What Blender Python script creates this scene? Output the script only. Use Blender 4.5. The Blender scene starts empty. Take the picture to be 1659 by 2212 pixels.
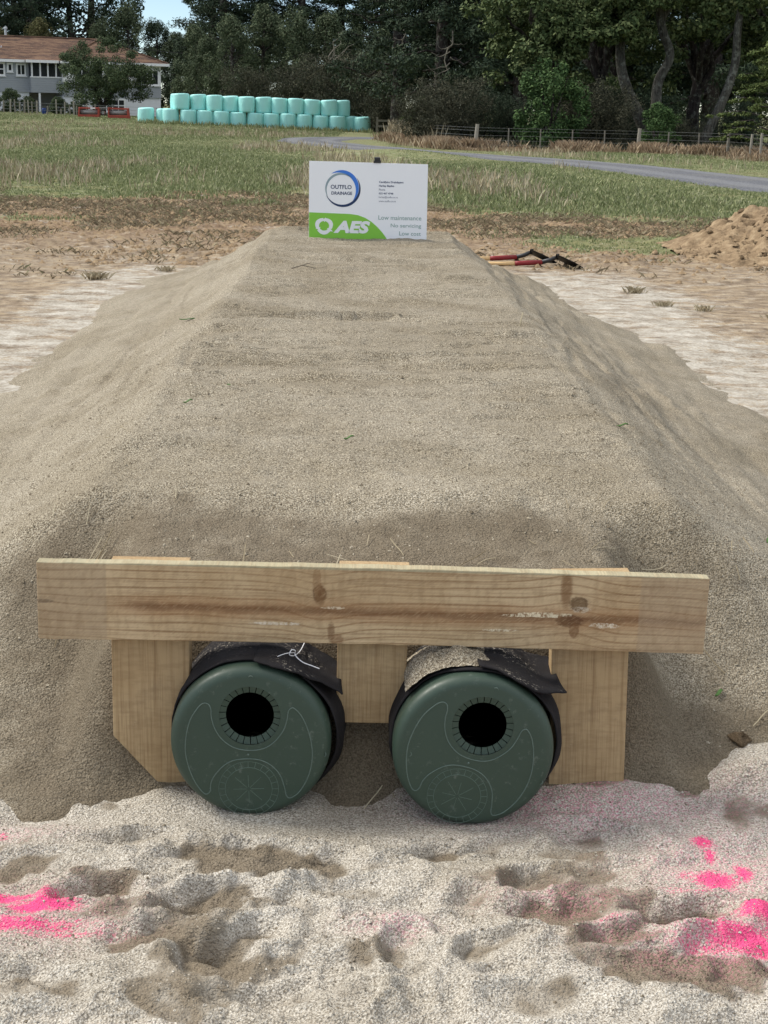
import bpy, math, random
import numpy as np
from mathutils import Vector, Matrix

SC = bpy.context.scene
COL = SC.collection
R = math.radians

# ------------------------------------------------------------------ camera
CAM_Z, YAW, PITCH, ROLL = 1.36, R(1.2557), R(14.844), R(1.2)
cd = bpy.data.cameras.new('camera')
cam = bpy.data.objects.new('camera', cd); COL.objects.link(cam)
cd.sensor_fit = 'VERTICAL'; cd.sensor_height = 36.0
cd.lens = 36.0 * 3300.0 / 2212.0
cd.clip_start = 0.05; cd.clip_end = 4000
fwd = Vector((math.sin(YAW) * math.cos(PITCH), math.cos(YAW) * math.cos(PITCH), -math.sin(PITCH)))
rgt = Vector((math.cos(YAW), -math.sin(YAW), 0)); upv = rgt.cross(fwd)
r2 = rgt * math.cos(ROLL) + upv * math.sin(ROLL)
u2 = -rgt * math.sin(ROLL) + upv * math.cos(ROLL)
m = Matrix((r2, u2, -fwd)).transposed().to_4x4(); m.translation = Vector((0, 0, CAM_Z))
cam.matrix_world = m
SC.camera = cam

# ------------------------------------------------------------------ sky and sun
SUN_EL, SUN_AZ = R(46), math.atan2(-0.93, 0.30)      # from the left, a little from behind the mound
w = bpy.data.worlds.new('World'); SC.world = w; w.use_nodes = True
nt = w.node_tree; nt.nodes.clear()
sky = nt.nodes.new('ShaderNodeTexSky'); sky.sky_type = 'NISHITA'; sky.sun_disc = False
sky.sun_elevation = SUN_EL; sky.sun_rotation = SUN_AZ
sky.air_density = 0.7; sky.dust_density = 0.0; sky.ozone_density = 2.0
bg = nt.nodes.new('ShaderNodeBackground'); bg.inputs[1].default_value = 0.085
wo = nt.nodes.new('ShaderNodeOutputWorld')
# thin broken cloud on a flat overhead layer, added as neutral fill, clear low down
tcw = nt.nodes.new('ShaderNodeTexCoord'); sp_ = nt.nodes.new('ShaderNodeSeparateXYZ'); nt.links.new(tcw.outputs['Generated'], sp_.inputs[0])
def wm(op, a, b):
    q = nt.nodes.new('ShaderNodeMath'); q.operation = op
    for i_, v_ in enumerate((a, b)):
        if isinstance(v_, (int, float)): q.inputs[i_].default_value = v_
        else: nt.links.new(v_, q.inputs[i_])
    return q.outputs[0]
zc_ = wm('MAXIMUM', sp_.outputs[2], 0.0); dz_ = wm('ADD', zc_, 0.12)
cv = nt.nodes.new('ShaderNodeCombineXYZ'); nt.links.new(wm('DIVIDE', sp_.outputs[0], dz_), cv.inputs[0]); nt.links.new(wm('DIVIDE', sp_.outputs[1], dz_), cv.inputs[1])
cn = nt.nodes.new('ShaderNodeTexNoise'); cn.inputs['Scale'].default_value = 1.1; cn.inputs['Detail'].default_value = 6; cn.inputs['Roughness'].default_value = .6; nt.links.new(cv.outputs[0], cn.inputs['Vector'])
cr = nt.nodes.new('ShaderNodeMapRange'); cr.interpolation_type = 'SMOOTHSTEP'; cr.inputs[1].default_value = 0.38; cr.inputs[2].default_value = 0.62; nt.links.new(cn.outputs['Fac'], cr.inputs[0])
ce = nt.nodes.new('ShaderNodeMapRange'); ce.interpolation_type = 'SMOOTHSTEP'; ce.inputs[1].default_value = 0.10; ce.inputs[2].default_value = 0.30; nt.links.new(sp_.outputs[2], ce.inputs[0])
cm_ = nt.nodes.new('ShaderNodeMix'); cm_.data_type = 'RGBA'; nt.links.new(wm('MULTIPLY', wm('MULTIPLY', cr.outputs[0], ce.outputs[0]), 0.9), cm_.inputs[0])
nt.links.new(sky.outputs[0], cm_.inputs[6]); cm_.inputs[7].default_value = (13.0, 12.9, 12.6, 1)
nt.links.new(cm_.outputs[2], bg.inputs[0]); nt.links.new(bg.outputs[0], wo.inputs[0])
sl = bpy.data.lights.new('sun', 'SUN'); sl.energy = 2.5; sl.angle = R(17); sl.color = (1.0, 0.95, 0.86)
sun = bpy.data.objects.new('sun', sl); COL.objects.link(sun)
sd = Vector((math.sin(SUN_AZ) * math.cos(SUN_EL), math.cos(SUN_AZ) * math.cos(SUN_EL), math.sin(SUN_EL)))
sun.rotation_euler = sd.to_track_quat('Z', 'Y').to_euler(); sun.location = sd * 60
vs = SC.view_settings
vs.view_transform = 'Standard'; vs.look = 'None'; vs.gamma = 1.0; vs.use_curve_mapping = False
vs.exposure = 0.70

# ------------------------------------------------------------------ mesh helpers
def tag(o, label=None, cat=None, group=None, kind=None):
    if label: o['label'] = label
    if cat: o['category'] = cat
    if group: o['group'] = group
    if kind: o['kind'] = kind
    return o

def link(name, me, parent=None, loc=None):
    o = bpy.data.objects.new(name, me); COL.objects.link(o)
    if parent is not None: o.parent = parent
    if loc is not None: o.location = loc
    return o

def empty(name, loc=(0, 0, 0), rz=0.0):
    o = bpy.data.objects.new(name, None); COL.objects.link(o)
    o.empty_display_size = 0.1; o.location = loc; o.rotation_euler = (0, 0, rz)
    return o

def np_mesh(name, V, Q, mat, smooth=False, attrs=None):
    """V (n,3), Q (m,k) with k = 3 or 4"""
    V = np.asarray(V, np.float32); Q = np.asarray(Q, np.int32)
    me = bpy.data.meshes.new(name)
    n, k = Q.shape
    me.vertices.add(len(V)); me.vertices.foreach_set('co', V.ravel())
    me.loops.add(n * k); me.loops.foreach_set('vertex_index', Q.ravel())
    me.polygons.add(n); me.polygons.foreach_set('loop_start', np.arange(0, n * k, k, dtype=np.int32))
    try: me.polygons.foreach_set('loop_total', np.full(n, k, np.int32))
    except Exception: pass
    if smooth: me.polygons.foreach_set('use_smooth', np.ones(n, bool))
    if attrs:
        for a, d in attrs.items():
            at = me.attributes.new(a, 'FLOAT', 'POINT'); at.data.foreach_set('value', np.asarray(d, np.float32))
    me.update(calc_edges=True); me.validate()
    if mat: me.materials.append(mat)
    return me

class MB:
    """collects small shapes into one mesh"""
    def __init__(s): s.v = []; s.f = []
    def add(s, V, Fs):
        b = len(s.v); s.v += [tuple(map(float, p)) for p in V]; s.f += [tuple(i + b for i in f) for f in Fs]; return s
    def box(s, x0, x1, y0, y1, z0, z1):
        V = [(x0,y0,z0),(x1,y0,z0),(x1,y1,z0),(x0,y1,z0),(x0,y0,z1),(x1,y0,z1),(x1,y1,z1),(x0,y1,z1)]
        return s.add(V, [(0,3,2,1),(4,5,6,7),(0,1,5,4),(1,2,6,5),(2,3,7,6),(3,0,4,7)])
    def prism_xz(s, P, y0, y1):
        """polygon in x,z (counter-clockwise seen from -y) extruded along y"""
        n = len(P); V = [(x, y0, z) for x, z in P] + [(x, y1, z) for x, z in P]
        F = [tuple(range(n)), tuple(range(2*n-1, n-1, -1))] + [(i, i+n, (i+1) % n + n, (i+1) % n) for i in range(n)]
        return s.add(V, F)
    def tube(s, P, rad, n=8, cap=True):
        P = [Vector(p) for p in P]; rad = rad if hasattr(rad, '__len__') else [rad] * len(P)
        V = []; F = []; ref = None
        for i, p in enumerate(P):
            t = (P[min(i+1, len(P)-1)] - P[max(i-1, 0)])
            if t.length < 1e-9: t = Vector((0, 0, 1))
            t.normalize()
            if ref is None:
                ref = t.orthogonal().normalized()
            else:
                ref = (ref - t * ref.dot(t))
                ref = ref.normalized() if ref.length > 1e-6 else t.orthogonal().normalized()
            b = t.cross(ref)
            for k in range(n):
                a = 2 * math.pi * k / n
                V.append(p + (ref * math.cos(a) + b * math.sin(a)) * rad[i])
        for i in range(len(P) - 1):
            for k in range(n):
                F.append((i*n+k, i*n+(k+1) % n, (i+1)*n+(k+1) % n, (i+1)*n+k))
        if cap:
            F.append(tuple(range(n-1, -1, -1))); F.append(tuple(range((len(P)-1)*n, len(P)*n)))
        return s.add(V, F)
    def lathe(s, prof, n=32, axis='z', c=(0, 0, 0)):
        V = []; F = []
        for r, h in prof:
            for k in range(n):
                a = 2 * math.pi * k / n
                x, y = r * math.cos(a), r * math.sin(a)
                V.append((c[0]+x, c[1]+y, c[2]+h) if axis == 'z' else (c[0]+x, c[1]+h, c[2]+y))
        for i in range(len(prof) - 1):
            for k in range(n):
                q = (i*n+k, i*n+(k+1) % n, (i+1)*n+(k+1) % n, (i+1)*n+k)
                F.append(q if axis == 'z' else q[::-1])
        return s.add(V, F)
    def build(s, name, mat, parent=None, smooth=False, bevel=0.0, seg=2, loc=None):
        me = bpy.data.meshes.new(name); me.from_pydata(s.v, [], s.f); me.update()
        if mat: me.materials.append(mat)
        if smooth: me.polygons.foreach_set('use_smooth', [True] * len(me.polygons))
        o = link(name, me, parent, loc)
        if bevel:
            b = o.modifiers.new('bevel', 'BEVEL'); b.width = bevel; b.segments = seg; b.limit_method = 'ANGLE'
            b.angle_limit = R(40)
        return o

def copy_tree(o, parent=None):
    c = o.copy(); COL.objects.link(c); c.parent = parent
    for ch in o.children: copy_tree(ch, c)
    return c

# ------------------------------------------------------------------ noise in numpy
def _h(ix, iy, s):
    n = (ix.astype(np.int64) * 374761393 + iy.astype(np.int64) * 668265263 + s * 974634777) & 0x7fffffff
    n = ((n ^ (n >> 13)) * 1274126177) & 0x7fffffff
    n = n ^ (n >> 16)
    return (n & 0xffff) / 65535.0
def vnoise(x, y, s=0):
    x = np.asarray(x, float); y = np.asarray(y, float)
    ix = np.floor(x); iy = np.floor(y); fx = x - ix; fy = y - iy
    fx = fx*fx*fx*(fx*(fx*6-15)+10); fy = fy*fy*fy*(fy*(fy*6-15)+10)
    a = _h(ix, iy, s); b = _h(ix+1, iy, s); c = _h(ix, iy+1, s); d = _h(ix+1, iy+1, s)
    return (a*(1-fx)+b*fx)*(1-fy) + (c*(1-fx)+d*fx)*fy
def fbm(x, y, s=0, o=4):
    t = 0; a = 0.5; n = 0
    for i in range(o):
        t = t + a * vnoise(x * 2**i + 17.3*i, y * 2**i - 9.1*i, s + i); n += a; a *= 0.5
    return t / n
def sstep(a, b, x):
    t = np.clip((np.asarray(x, float) - a) / (b - a), 0, 1); return t*t*(3-2*t)
def box01(x, a, b, s): return sstep(a - s, a + s, x) * (1 - sstep(b - s, b + s, x))

# ------------------------------------------------------------------ material helpers
class N:
    def __init__(s, name):
        s.m = bpy.data.materials.new(name); s.m.use_nodes = True
        s.t = s.m.node_tree; s.t.nodes.clear()
        s.out = s.t.nodes.new('ShaderNodeOutputMaterial'); s.b = s.t.nodes.new('ShaderNodeBsdfPrincipled')
        s.t.links.new(s.b.outputs[0], s.out.inputs[0])
        s.tc = s.t.nodes.new('ShaderNodeTexCoord')
    def set(s, sock, v):
        if hasattr(v, 'is_output') or isinstance(v, bpy.types.NodeSocket): s.t.links.new(v, sock)
        elif isinstance(v, (tuple, list)) and sock.type == 'RGBA' and len(v) == 3: sock.default_value = (*v, 1)
        else: sock.default_value = v
    def obj(s, scale=(1, 1, 1), loc=(0, 0, 0), src='Object'):
        mp = s.t.nodes.new('ShaderNodeMapping'); s.t.links.new(s.tc.outputs[src], mp.inputs[0])
        mp.inputs['Scale'].default_value = scale; mp.inputs['Location'].default_value = loc
        return mp.outputs[0]
    def noise(s, scale, detail=3, rough=0.55, vec=None, dist=0.0, out='Fac'):
        n = s.t.nodes.new('ShaderNodeTexNoise'); n.inputs['Scale'].default_value = scale
        n.inputs['Detail'].default_value = detail; n.inputs['Roughness'].default_value = rough
        n.inputs['Distortion'].default_value = dist
        s.t.links.new(vec if vec is not None else s.tc.outputs['Object'], n.inputs['Vector'])
        return n.outputs[out]
    def voro(s, scale, vec=None, feature='F1', out='Distance', rnd=1.0):
        n = s.t.nodes.new('ShaderNodeTexVoronoi'); n.inputs['Scale'].default_value = scale; n.feature = feature
        n.inputs['Randomness'].default_value = rnd
        s.t.links.new(vec if vec is not None else s.tc.outputs['Object'], n.inputs['Vector'])
        return n.outputs[out]
    def ramp(s, fac, stops, interp='LINEAR'):
        n = s.t.nodes.new('ShaderNodeValToRGB'); e = n.color_ramp.elements; n.color_ramp.interpolation = interp
        while len(e) < len(stops): e.new(0.5)
        for i, (p, c) in enumerate(stops):
            e[i].position = p; e[i].color = (*c, 1) if isinstance(c, (tuple, list)) else (c, c, c, 1)
        s.t.links.new(fac, n.inputs[0]); return n.outputs[0]
    def mix(s, f, a, b, mode='MIX'):
        n = s.t.nodes.new('ShaderNodeMix'); n.data_type = 'RGBA'; n.blend_type = mode
        s.set(n.inputs[0], f); s.set(n.inputs[6], a); s.set(n.inputs[7], b); return n.outputs[2]
    def math(s, op, a, b=0.0, clamp=False):
        n = s.t.nodes.new('ShaderNodeMath'); n.operation = op; n.use_clamp = clamp
        s.set(n.inputs[0], a); s.set(n.inputs[1], b); return n.outputs[0]
    def sm(s, v, a, b):
        n = s.t.nodes.new('ShaderNodeMapRange'); n.interpolation_type = 'SMOOTHSTEP'
        s.set(n.inputs[0], v); n.inputs[1].default_value = a; n.inputs[2].default_value = b; return n.outputs[0]
    def attr(s, name):
        n = s.t.nodes.new('ShaderNodeAttribute'); n.attribute_name = name; return n.outputs['Fac']
    def xyz(s, vec=None):
        n = s.t.nodes.new('ShaderNodeSeparateXYZ'); s.t.links.new(vec if vec is not None else s.tc.outputs['Object'], n.inputs[0])
        return n.outputs
    def island(s):
        n = s.t.nodes.new('ShaderNodeNewGeometry'); return n.outputs['Random Per Island']
    def orand(s):
        n = s.t.nodes.new('ShaderNodeObjectInfo'); return n.outputs['Random']
    def bump(s, h, dist=0.01, strength=1.0, prev=None):
        n = s.t.nodes.new('ShaderNodeBump'); n.inputs['Distance'].default_value = dist; n.inputs['Strength'].default_value = strength
        s.t.links.new(h, n.inputs['Height'])
        if prev is not None: s.t.links.new(prev, n.inputs['Normal'])
        return n.outputs[0]
    def done(s, color=None, rough=0.8, normal=None, spec=0.3, metal=0.0, **kw):
        if color is not None: s.set(s.b.inputs['Base Color'], color)
        s.set(s.b.inputs['Roughness'], rough); s.b.inputs['Specular IOR Level'].default_value = spec
        s.b.inputs['Metallic'].default_value = metal
        if normal is not None: s.t.links.new(normal, s.b.inputs['Normal'])
        for k, v in kw.items(): s.set(s.b.inputs[k], v)
        return s.m

def plain(name, c, rough=0.6, var=0.12, scale=8.0, spec=0.3, metal=0.0, bump=0.0, bscale=60):
    n = N(name); f = n.noise(scale, 4)
    col = n.mix(f, tuple(x*(1-var) for x in c), tuple(min(1, x*(1+var)) for x in c))
    nb = n.bump(n.noise(bscale, 3), bump, 0.6) if bump else None
    return n.done(col, rough, nb, spec, metal)

# ---- sand and soil
def sand_material(name, dry, dark, light, moist_shade_col, bed=False):
    n = N(name)
    g1 = n.noise(290, 2, 0.6); cell = n.voro(330, out='Color'); big = n.noise(2.3, 4); mid = n.noise(17, 4, 0.6)
    c = n.ramp(g1, [(0.38, dark), (0.5, dry), (0.62, light)])
    cg = n.t.nodes.new('ShaderNodeRGBToBW'); n.t.links.new(cell, cg.inputs[0])
    c = n.mix(0.38 if bed else 0.55, c, n.ramp(cg.outputs[0], [(0.15, 0.32), (0.5, 0.5), (0.85, 0.74)]), 'OVERLAY')
    c = n.mix(n.sm(big, 0.35, 0.68), c, n.mix(1.0, c, (0.80, 0.78, 0.74), 'MULTIPLY'))
    mo = n.attr('moist_shade')  # damp sand, and on the mound painted shade as well
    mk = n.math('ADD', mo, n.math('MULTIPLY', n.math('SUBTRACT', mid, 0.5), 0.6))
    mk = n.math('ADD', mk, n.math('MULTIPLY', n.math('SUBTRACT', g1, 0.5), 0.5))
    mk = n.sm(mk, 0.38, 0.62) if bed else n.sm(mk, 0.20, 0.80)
    mc = n.mix(0.6, moist_shade_col, n.ramp(g1, [(0.35, 0.25), (0.65, 0.72)]), 'OVERLAY')
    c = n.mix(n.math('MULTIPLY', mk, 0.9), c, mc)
    if bed:
        pk = n.attr('pink')
        pm = n.math('ADD', pk, n.math('MULTIPLY', n.math('SUBTRACT', n.noise(210, 3, 0.7), 0.5), 1.7))
        pm = n.math('ADD', pm, n.math('MULTIPLY', n.math('SUBTRACT', n.noise(26, 3, 0.6), 0.5), 0.7))
        pm = n.math('MULTIPLY', n.sm(pm, 0.22, 0.80), n.sm(pk, 0.02, 0.3))
        sp = n.math('MULTIPLY', n.attr('mist'), n.sm(n.noise(190, 2, 0.6), 0.44, 0.62))
        c = n.mix(n.math('MULTIPLY', sp, 0.62), c, (0.78, 0.22, 0.36))
        c = n.mix(n.math('MULTIPLY', pm, 0.88), c, (0.84, 0.055, 0.225))
    v = n.voro(210); h = n.math('ADD', n.math('MULTIPLY', g1, 1.0), n.math('MULTIPLY', v, -0.7))
    b = n.bump(mid, 0.010, 0.55)
    if not bed: b = n.bump(n.math('MULTIPLY', n.sm(n.noise(1.0, 4, .65, n.obj((2.2, 34, 1)), .3), .40, .62), n.attr('raked')), 0.012, 0.45, b)
    b = n.bump(n.noise(135, 2, .6), 0.0075, 0.75, b); b = n.bump(h, 0.0035, 0.8, b)
    return n.done(c, 0.95, b, 0.12)

M = {}
M['sand'] = sand_material('grey_brown_sand', (0.302, 0.260, 0.191), (0.137, 0.112, 0.078), (0.515, 0.465, 0.374), (0.152, 0.122, 0.084))
M['bed'] = sand_material('pale_dry_sand', (0.455, 0.415, 0.350), (0.27, 0.238, 0.195), (0.64, 0.60, 0.53), (0.180, 0.144, 0.100), True)

def ground_material():
    n = N('field_ground')
    pos = n.tc.outputs['Object']
    a = n.noise(0.9, 5, 0.6); b = n.noise(6.5, 5, 0.65); f = n.noise(45, 3, 0.6)
    st = n.noise(3.2, 6, 0.72, n.obj((1.0, 1.5, 1.0)))
    clay = n.ramp(b, [(0.3, (0.11, 0.083, 0.057)), (0.45, (0.21, 0.16, 0.112)), (0.58, (0.31, 0.245, 0.17)), (0.72, (0.42, 0.355, 0.26))])
    far = n.sm(n.xyz()[1], 13.8, 17.0)
    clay = n.mix(n.math('MULTIPLY', far, 0.85), clay, n.mix(0.5, (0.20, 0.135, 0.085), n.ramp(n.noise(13, 4, .7), [(.35, (.09, .06, .04)), (.5, (.22, .15, .095)), (.65, (.36, .28, .18))])))
    clay = n.mix(n.math('MULTIPLY', n.sm(n.noise(3.5, 5, .7), 0.48, 0.66), .55), clay, (0.38, 0.29, 0.18))
    clay = n.mix(n.math('MULTIPLY', n.sm(n.noise(16, 5, 0.7), 0.56, 0.66), 0.7), clay, (0.12, 0.075, 0.042))
    turf = n.ramp(b, [(0.3, (0.10, 0.12, 0.05)), (0.5, (0.17, 0.19, 0.085)), (0.68, (0.26, 0.25, 0.14))])
    turf = n.mix(n.sm(a, 0.42, 0.62), turf, n.mix(0.5, turf, (0.20, 0.165, 0.085)))
    white = n.ramp(n.math('ADD', n.math('MULTIPLY', b, 0.6), n.math('MULTIPLY', f, 0.4)),
                   [(0.33, (0.19, 0.16, 0.12)), (0.47, (0.36, 0.325, 0.27)), (0.64, (0.55, 0.52, 0.46))])
    g = n.math('ADD', n.attr('grass'), n.math('MULTIPLY', n.math('SUBTRACT', b, 0.5), 1.1))
    c = n.mix(n.sm(g, 0.35, 0.65), clay, turf)
    wm = n.math('ADD', n.math('MULTIPLY', n.attr('white'), 0.58), n.math('MULTIPLY', n.math('SUBTRACT', st, 0.5), 2.9))
    wm = n.math('ADD', wm, n.math('MULTIPLY', n.math('SUBTRACT', n.noise(22, 4, 0.7), 0.5), 0.9))
    wm = n.math('ADD', wm, n.math('MULTIPLY', n.math('SUBTRACT', n.noise(90, 3, 0.7), 0.5), 1.0))
    c = n.mix(n.math('MULTIPLY', n.sm(wm, 0.08, 0.70), 0.97), c, white)
    nb = n.bump(b, 0.03, 0.6); nb = n.bump(f, 0.012, 0.8, nb)
    return n.done(c, 0.95, nb, 0.1)
M['ground'] = ground_material()

def soil_material():
    n = N('clay_soil'); b = n.noise(9, 5, 0.65); f = n.noise(60, 3)
    c = n.ramp(b, [(0.3, (0.14, 0.098, 0.06)), (0.5, (0.26, 0.185, 0.112)), (0.7, (0.38, 0.285, 0.18))])
    return n.done(c, 0.95, n.bump(f, 0.012, 0.9, n.bump(b, 0.03, 0.6)), 0.1)
M['soil'] = soil_material()

def gravel_material():
    n = N('blue_grey_gravel'); f = n.noise(28, 4, 0.7); a = n.noise(0.8, 4)
    c = n.ramp(f, [(0.3, (0.06, 0.062, 0.070)), (0.5, (0.13, 0.134, 0.147)), (0.7, (0.24, 0.245, 0.26))])
    u = n.attr('across')      # wheel tracks: paler, finer stone on the two tracks
    tr = n.sm(n.math('ABSOLUTE', n.math('SUBTRACT', n.math('ABSOLUTE', u), 0.5)), 0.30, 0.10)
    c = n.mix(n.math('MULTIPLY', tr, 0.35), c, (0.26, 0.264, 0.27))
    c = n.mix(n.sm(a, 0.45, 0.7), c, n.mix(0.3, c, (0.20, 0.19, 0.16)))
    return n.done(c, 0.95, n.bump(f, 0.03, 0.8), 0.1)
M['gravel'] = gravel_material()

# ---- timber
def timber(name, beam):
    n = N(name); P = n.xyz(); vec = n.tc.outputs['Object']
    X, Y, Z = P[0], P[1], P[2]
    if beam:   # grain along x
        long_ = n.obj((1.3, 20, 20)); fine = n.obj((5, 240, 240)); saw = n.obj((90, 30, 34), (0, 0, 0))
    else:      # grain along z
        long_ = n.obj((20, 20, 1.6)); fine = n.obj((240, 240, 6)); saw = n.obj((26, 26, 110))
    warp = n.noise(1.0, 2, 0.5, n.obj((2.2, 5, 7)) if beam else long_)
    a = Z if beam else X
    rings = n.math('ADD', n.math('MULTIPLY', a, 380.0 if beam else 210.0), n.math('MULTIPLY', warp, 20.0 if beam else 9.0))
    if beam:
        for xk, wk, ak in ((-.105, .055, 5.0), (.385, .065, -6.0)):
            rings = n.math('ADD', rings, n.math('MULTIPLY', n.math('POWER', 2.718, n.math('MULTIPLY', n.math('POWER', n.math('DIVIDE', n.math('SUBTRACT', X, xk), wk), 2), -1.0)), ak))
    rg = n.math('SINE', rings)
    rg = n.sm(rg, 0.62, 1.0)
    fn = n.noise(1.0, 4, 0.65, fine); bl = n.noise(5, 4)
    base = n.mix(n.sm(bl, 0.3, 0.7), (0.45, 0.318, 0.178), (0.575, 0.438, 0.27))
    if not beam: base = n.mix(1.0, base, (.86, .82, .76), 'MULTIPLY'); base = n.mix(n.orand(), base, n.mix(0.5, base, (0.42, 0.315, 0.175)))
    c = n.mix(n.math('MULTIPLY', n.math('MULTIPLY', rg, n.sm(n.noise(6, 3), .1, .7)), 0.62 if beam else 0.25), base, (0.20, 0.108, 0.045))
    c = n.mix(n.math('MULTIPLY', n.sm(fn, 0.46, 0.66), 0.42), c, (0.19, 0.112, 0.055))
    if beam:
        # pith streak along the middle, two knot whorls, resin, paler strapped ends
        zz = n.math('ADD', Z, n.math('MULTIPLY', X, 0.006))
        d = n.math('ABSOLUTE', n.math('ADD', n.math('SUBTRACT', zz, -0.008), n.math('MULTIPLY', n.math('SUBTRACT', n.noise(3, 3, 0.6, n.obj((3, 1, 1))), 0.5), 0.016)))
        st = n.math('MULTIPLY', n.sm(d, 0.014, 0.001), n.sm(X, -0.53, -0.44)); st = n.math('MULTIPLY', st, n.sm(n.noise(9, 3, 0.6, n.obj((1.2, 1, 6))), 0.1, 0.5))
        halo = n.math('MULTIPLY', n.sm(d, 0.035, 0.004), n.sm(X, -0.56, -0.44))
        c = n.mix(n.math('MULTIPLY', halo, 0.45), c, (0.29, 0.125, 0.045))
        c = n.mix(n.math('MULTIPLY', st, 0.65), c, (0.13, 0.058, 0.026))
        def spot(x, z, rx, rz, col, amt, noisy=0.5, soft=0.35):
            e = n.math('ADD', n.math('POWER', n.math('DIVIDE', n.math('SUBTRACT', X, x), rx), 2), n.math('POWER', n.math('DIVIDE', n.math('SUBTRACT', Z, z), rz), 2))
            e = n.math('ADD', e, n.math('MULTIPLY', n.math('SUBTRACT', n.noise(60, 4, 0.8, n.obj((1, 1, 2.2))), 0.5), noisy * 6))
            return n.math('MULTIPLY', n.sm(e, 1.0 + soft, 1.0 - soft), amt), col
        spots = [spot(-0.105, 0.026, 0.011, 0.020, (0.17, 0.085, 0.035), 0.75, 0.3, 0.7), spot(-0.112, 0.055, 0.008, 0.03, (0.24, 0.13, 0.06), 0.5, 0.3),
                 spot(-0.082, -0.050, 0.007, 0.020, (0.15, 0.075, 0.035), 0.7, 0.4, 0.7), spot(-0.07, -0.066, 0.012, 0.012, (0.22, 0.12, 0.06), 0.6, 0.4),
                 spot(0.375, 0.050, 0.011, 0.040, (0.17, 0.085, 0.035), 0.75, 0.25, 0.7), spot(0.400, 0.020, 0.018, 0.015, (0.13, 0.085, 0.045), 0.7, 0.5),
                 spot(0.385, -0.016, 0.025, 0.012, (0.12, 0.055, 0.025), 0.75, 0.5), spot(0.395, -0.035, 0.010, 0.016, (0.17, 0.08, 0.035), 0.7, 0.4),
                 spot(0.335, -0.004, 0.050, 0.0055, (0.80, 0.72, 0.52), 0.9, 0.6, 0.2), spot(0.280, -0.007, 0.030, 0.003, (0.80, 0.72, 0.52), 0.8, 0.6, 0.2),
                 spot(0.455, -0.024, 0.028, 0.005, (0.80, 0.74, 0.6), 0.75, 0.6, 0.2), spot(0.405, 0.008, 0.02, 0.006, (0.7, 0.64, 0.52), 0.5, 0.7, 0.2),
                 spot(-0.19, -0.035, 0.055, 0.003, (0.78, 0.72, 0.6), 0.7, 0.7, 0.2), spot(0.25, -0.038, 0.035, 0.0025, (0.78, 0.7, 0.52), 0.8, 0.6, 0.2),
                 spot(-0.645, 0.0, 0.022, 0.004, (0.06, 0.035, 0.02), 0.9, 0.3), spot(-0.078, 0.000, 0.022, 0.003, (0.75, 0.65, 0.48), 0.7, 0.4, 0.2)]
        chip = n.sm(n.noise(170, 4, 0.8), 0.42, 0.56)
        for xk, zk, rx, rz in ((-.107, .028, .016, .022), (.402, .018, .021, .018), (.388, -.014, .026, .013)):
            dk = n.math('SQRT', n.math('ADD', n.math('POWER', n.math('DIVIDE', n.math('SUBTRACT', X, xk), rx), 2), n.math('POWER', n.math('DIVIDE', n.math('SUBTRACT', Z, zk), rz), 2)))
            dk = n.math('ADD', dk, n.math('MULTIPLY', n.math('SUBTRACT', n.noise(45, 3, .7), .5), .9))
            c = n.mix(n.math('MULTIPLY', n.sm(dk, 1.25, .5), n.math('ADD', .35, n.math('MULTIPLY', n.sm(n.math('SINE', n.math('MULTIPLY', dk, 11.0)), -.2, .8), .5))), c, (.115, .055, .026))
        for f, col in spots: c = n.mix(n.math('MULTIPLY', f, chip) if col[0] > .5 else f, c, col)
        ends = n.math('MAXIMUM', n.sm(X, -0.518, -0.522), n.sm(X, 0.518, 0.523))
        c = n.mix(n.math('MULTIPLY', ends, 0.55), c, n.mix(n.math('MULTIPLY', rg, 0.35), (0.37, 0.285, 0.19), (0.21, 0.145, 0.085)))
        top = n.sm(Z, 0.0765, 0.0780)
        c = n.mix(n.math('MULTIPLY', top, 0.7), c, n.mix(fn, (0.26, 0.27, 0.17), (0.46, 0.43, 0.31)))
    else:
        bw = n.sm(n.noise(11, 4, 0.7), 0.52, 0.7)
        c = n.mix(n.math('MULTIPLY', bw, 0.45), c, (0.26, 0.185, 0.11))
        pl = n.math('MULTIPLY', n.sm(n.noise(46, 4, 0.8), 0.66, 0.72), n.sm(n.noise(5, 3), 0.5, 0.62))
        c = n.mix(n.math('MULTIPLY', pl, 0.7), c, (0.68, 0.6, 0.48))
    sw = n.noise(1.0, 2, 0.5, saw)
    c = n.mix(n.math('MULTIPLY', n.sm(sw, .42, .68), .22), c, (0.20, 0.125, 0.062))
    if beam:   # slanting marks of the saw
        cx_ = n.t.nodes.new('ShaderNodeCombineXYZ'); n.t.links.new(n.math('MULTIPLY', n.math('SUBTRACT', Z, n.math('MULTIPLY', X, .75)), 420.0), cx_.inputs[0]); n.t.links.new(n.math('MULTIPLY', n.math('ADD', X, n.math('MULTIPLY', Z, .75)), 45.0), cx_.inputs[1])
        sm2 = n.noise(1.0, 2, .6, cx_.outputs[0]); c = n.mix(n.math('MULTIPLY', n.sm(sm2, .5, .68), .26), c, (.62, .47, .28)); c = n.mix(n.math('MULTIPLY', n.sm(sm2, .46, .32), .22), c, (.24, .15, .075))
    nb = n.bump(sw, 0.0018, 0.7); nb = n.bump(fn, 0.001, 0.8, nb)
    return n.done(c, 0.82, nb, 0.2)
M['beam'] = timber('sawn_pine_beam', True)
M['post'] = timber('sawn_pine_post', False)

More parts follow.
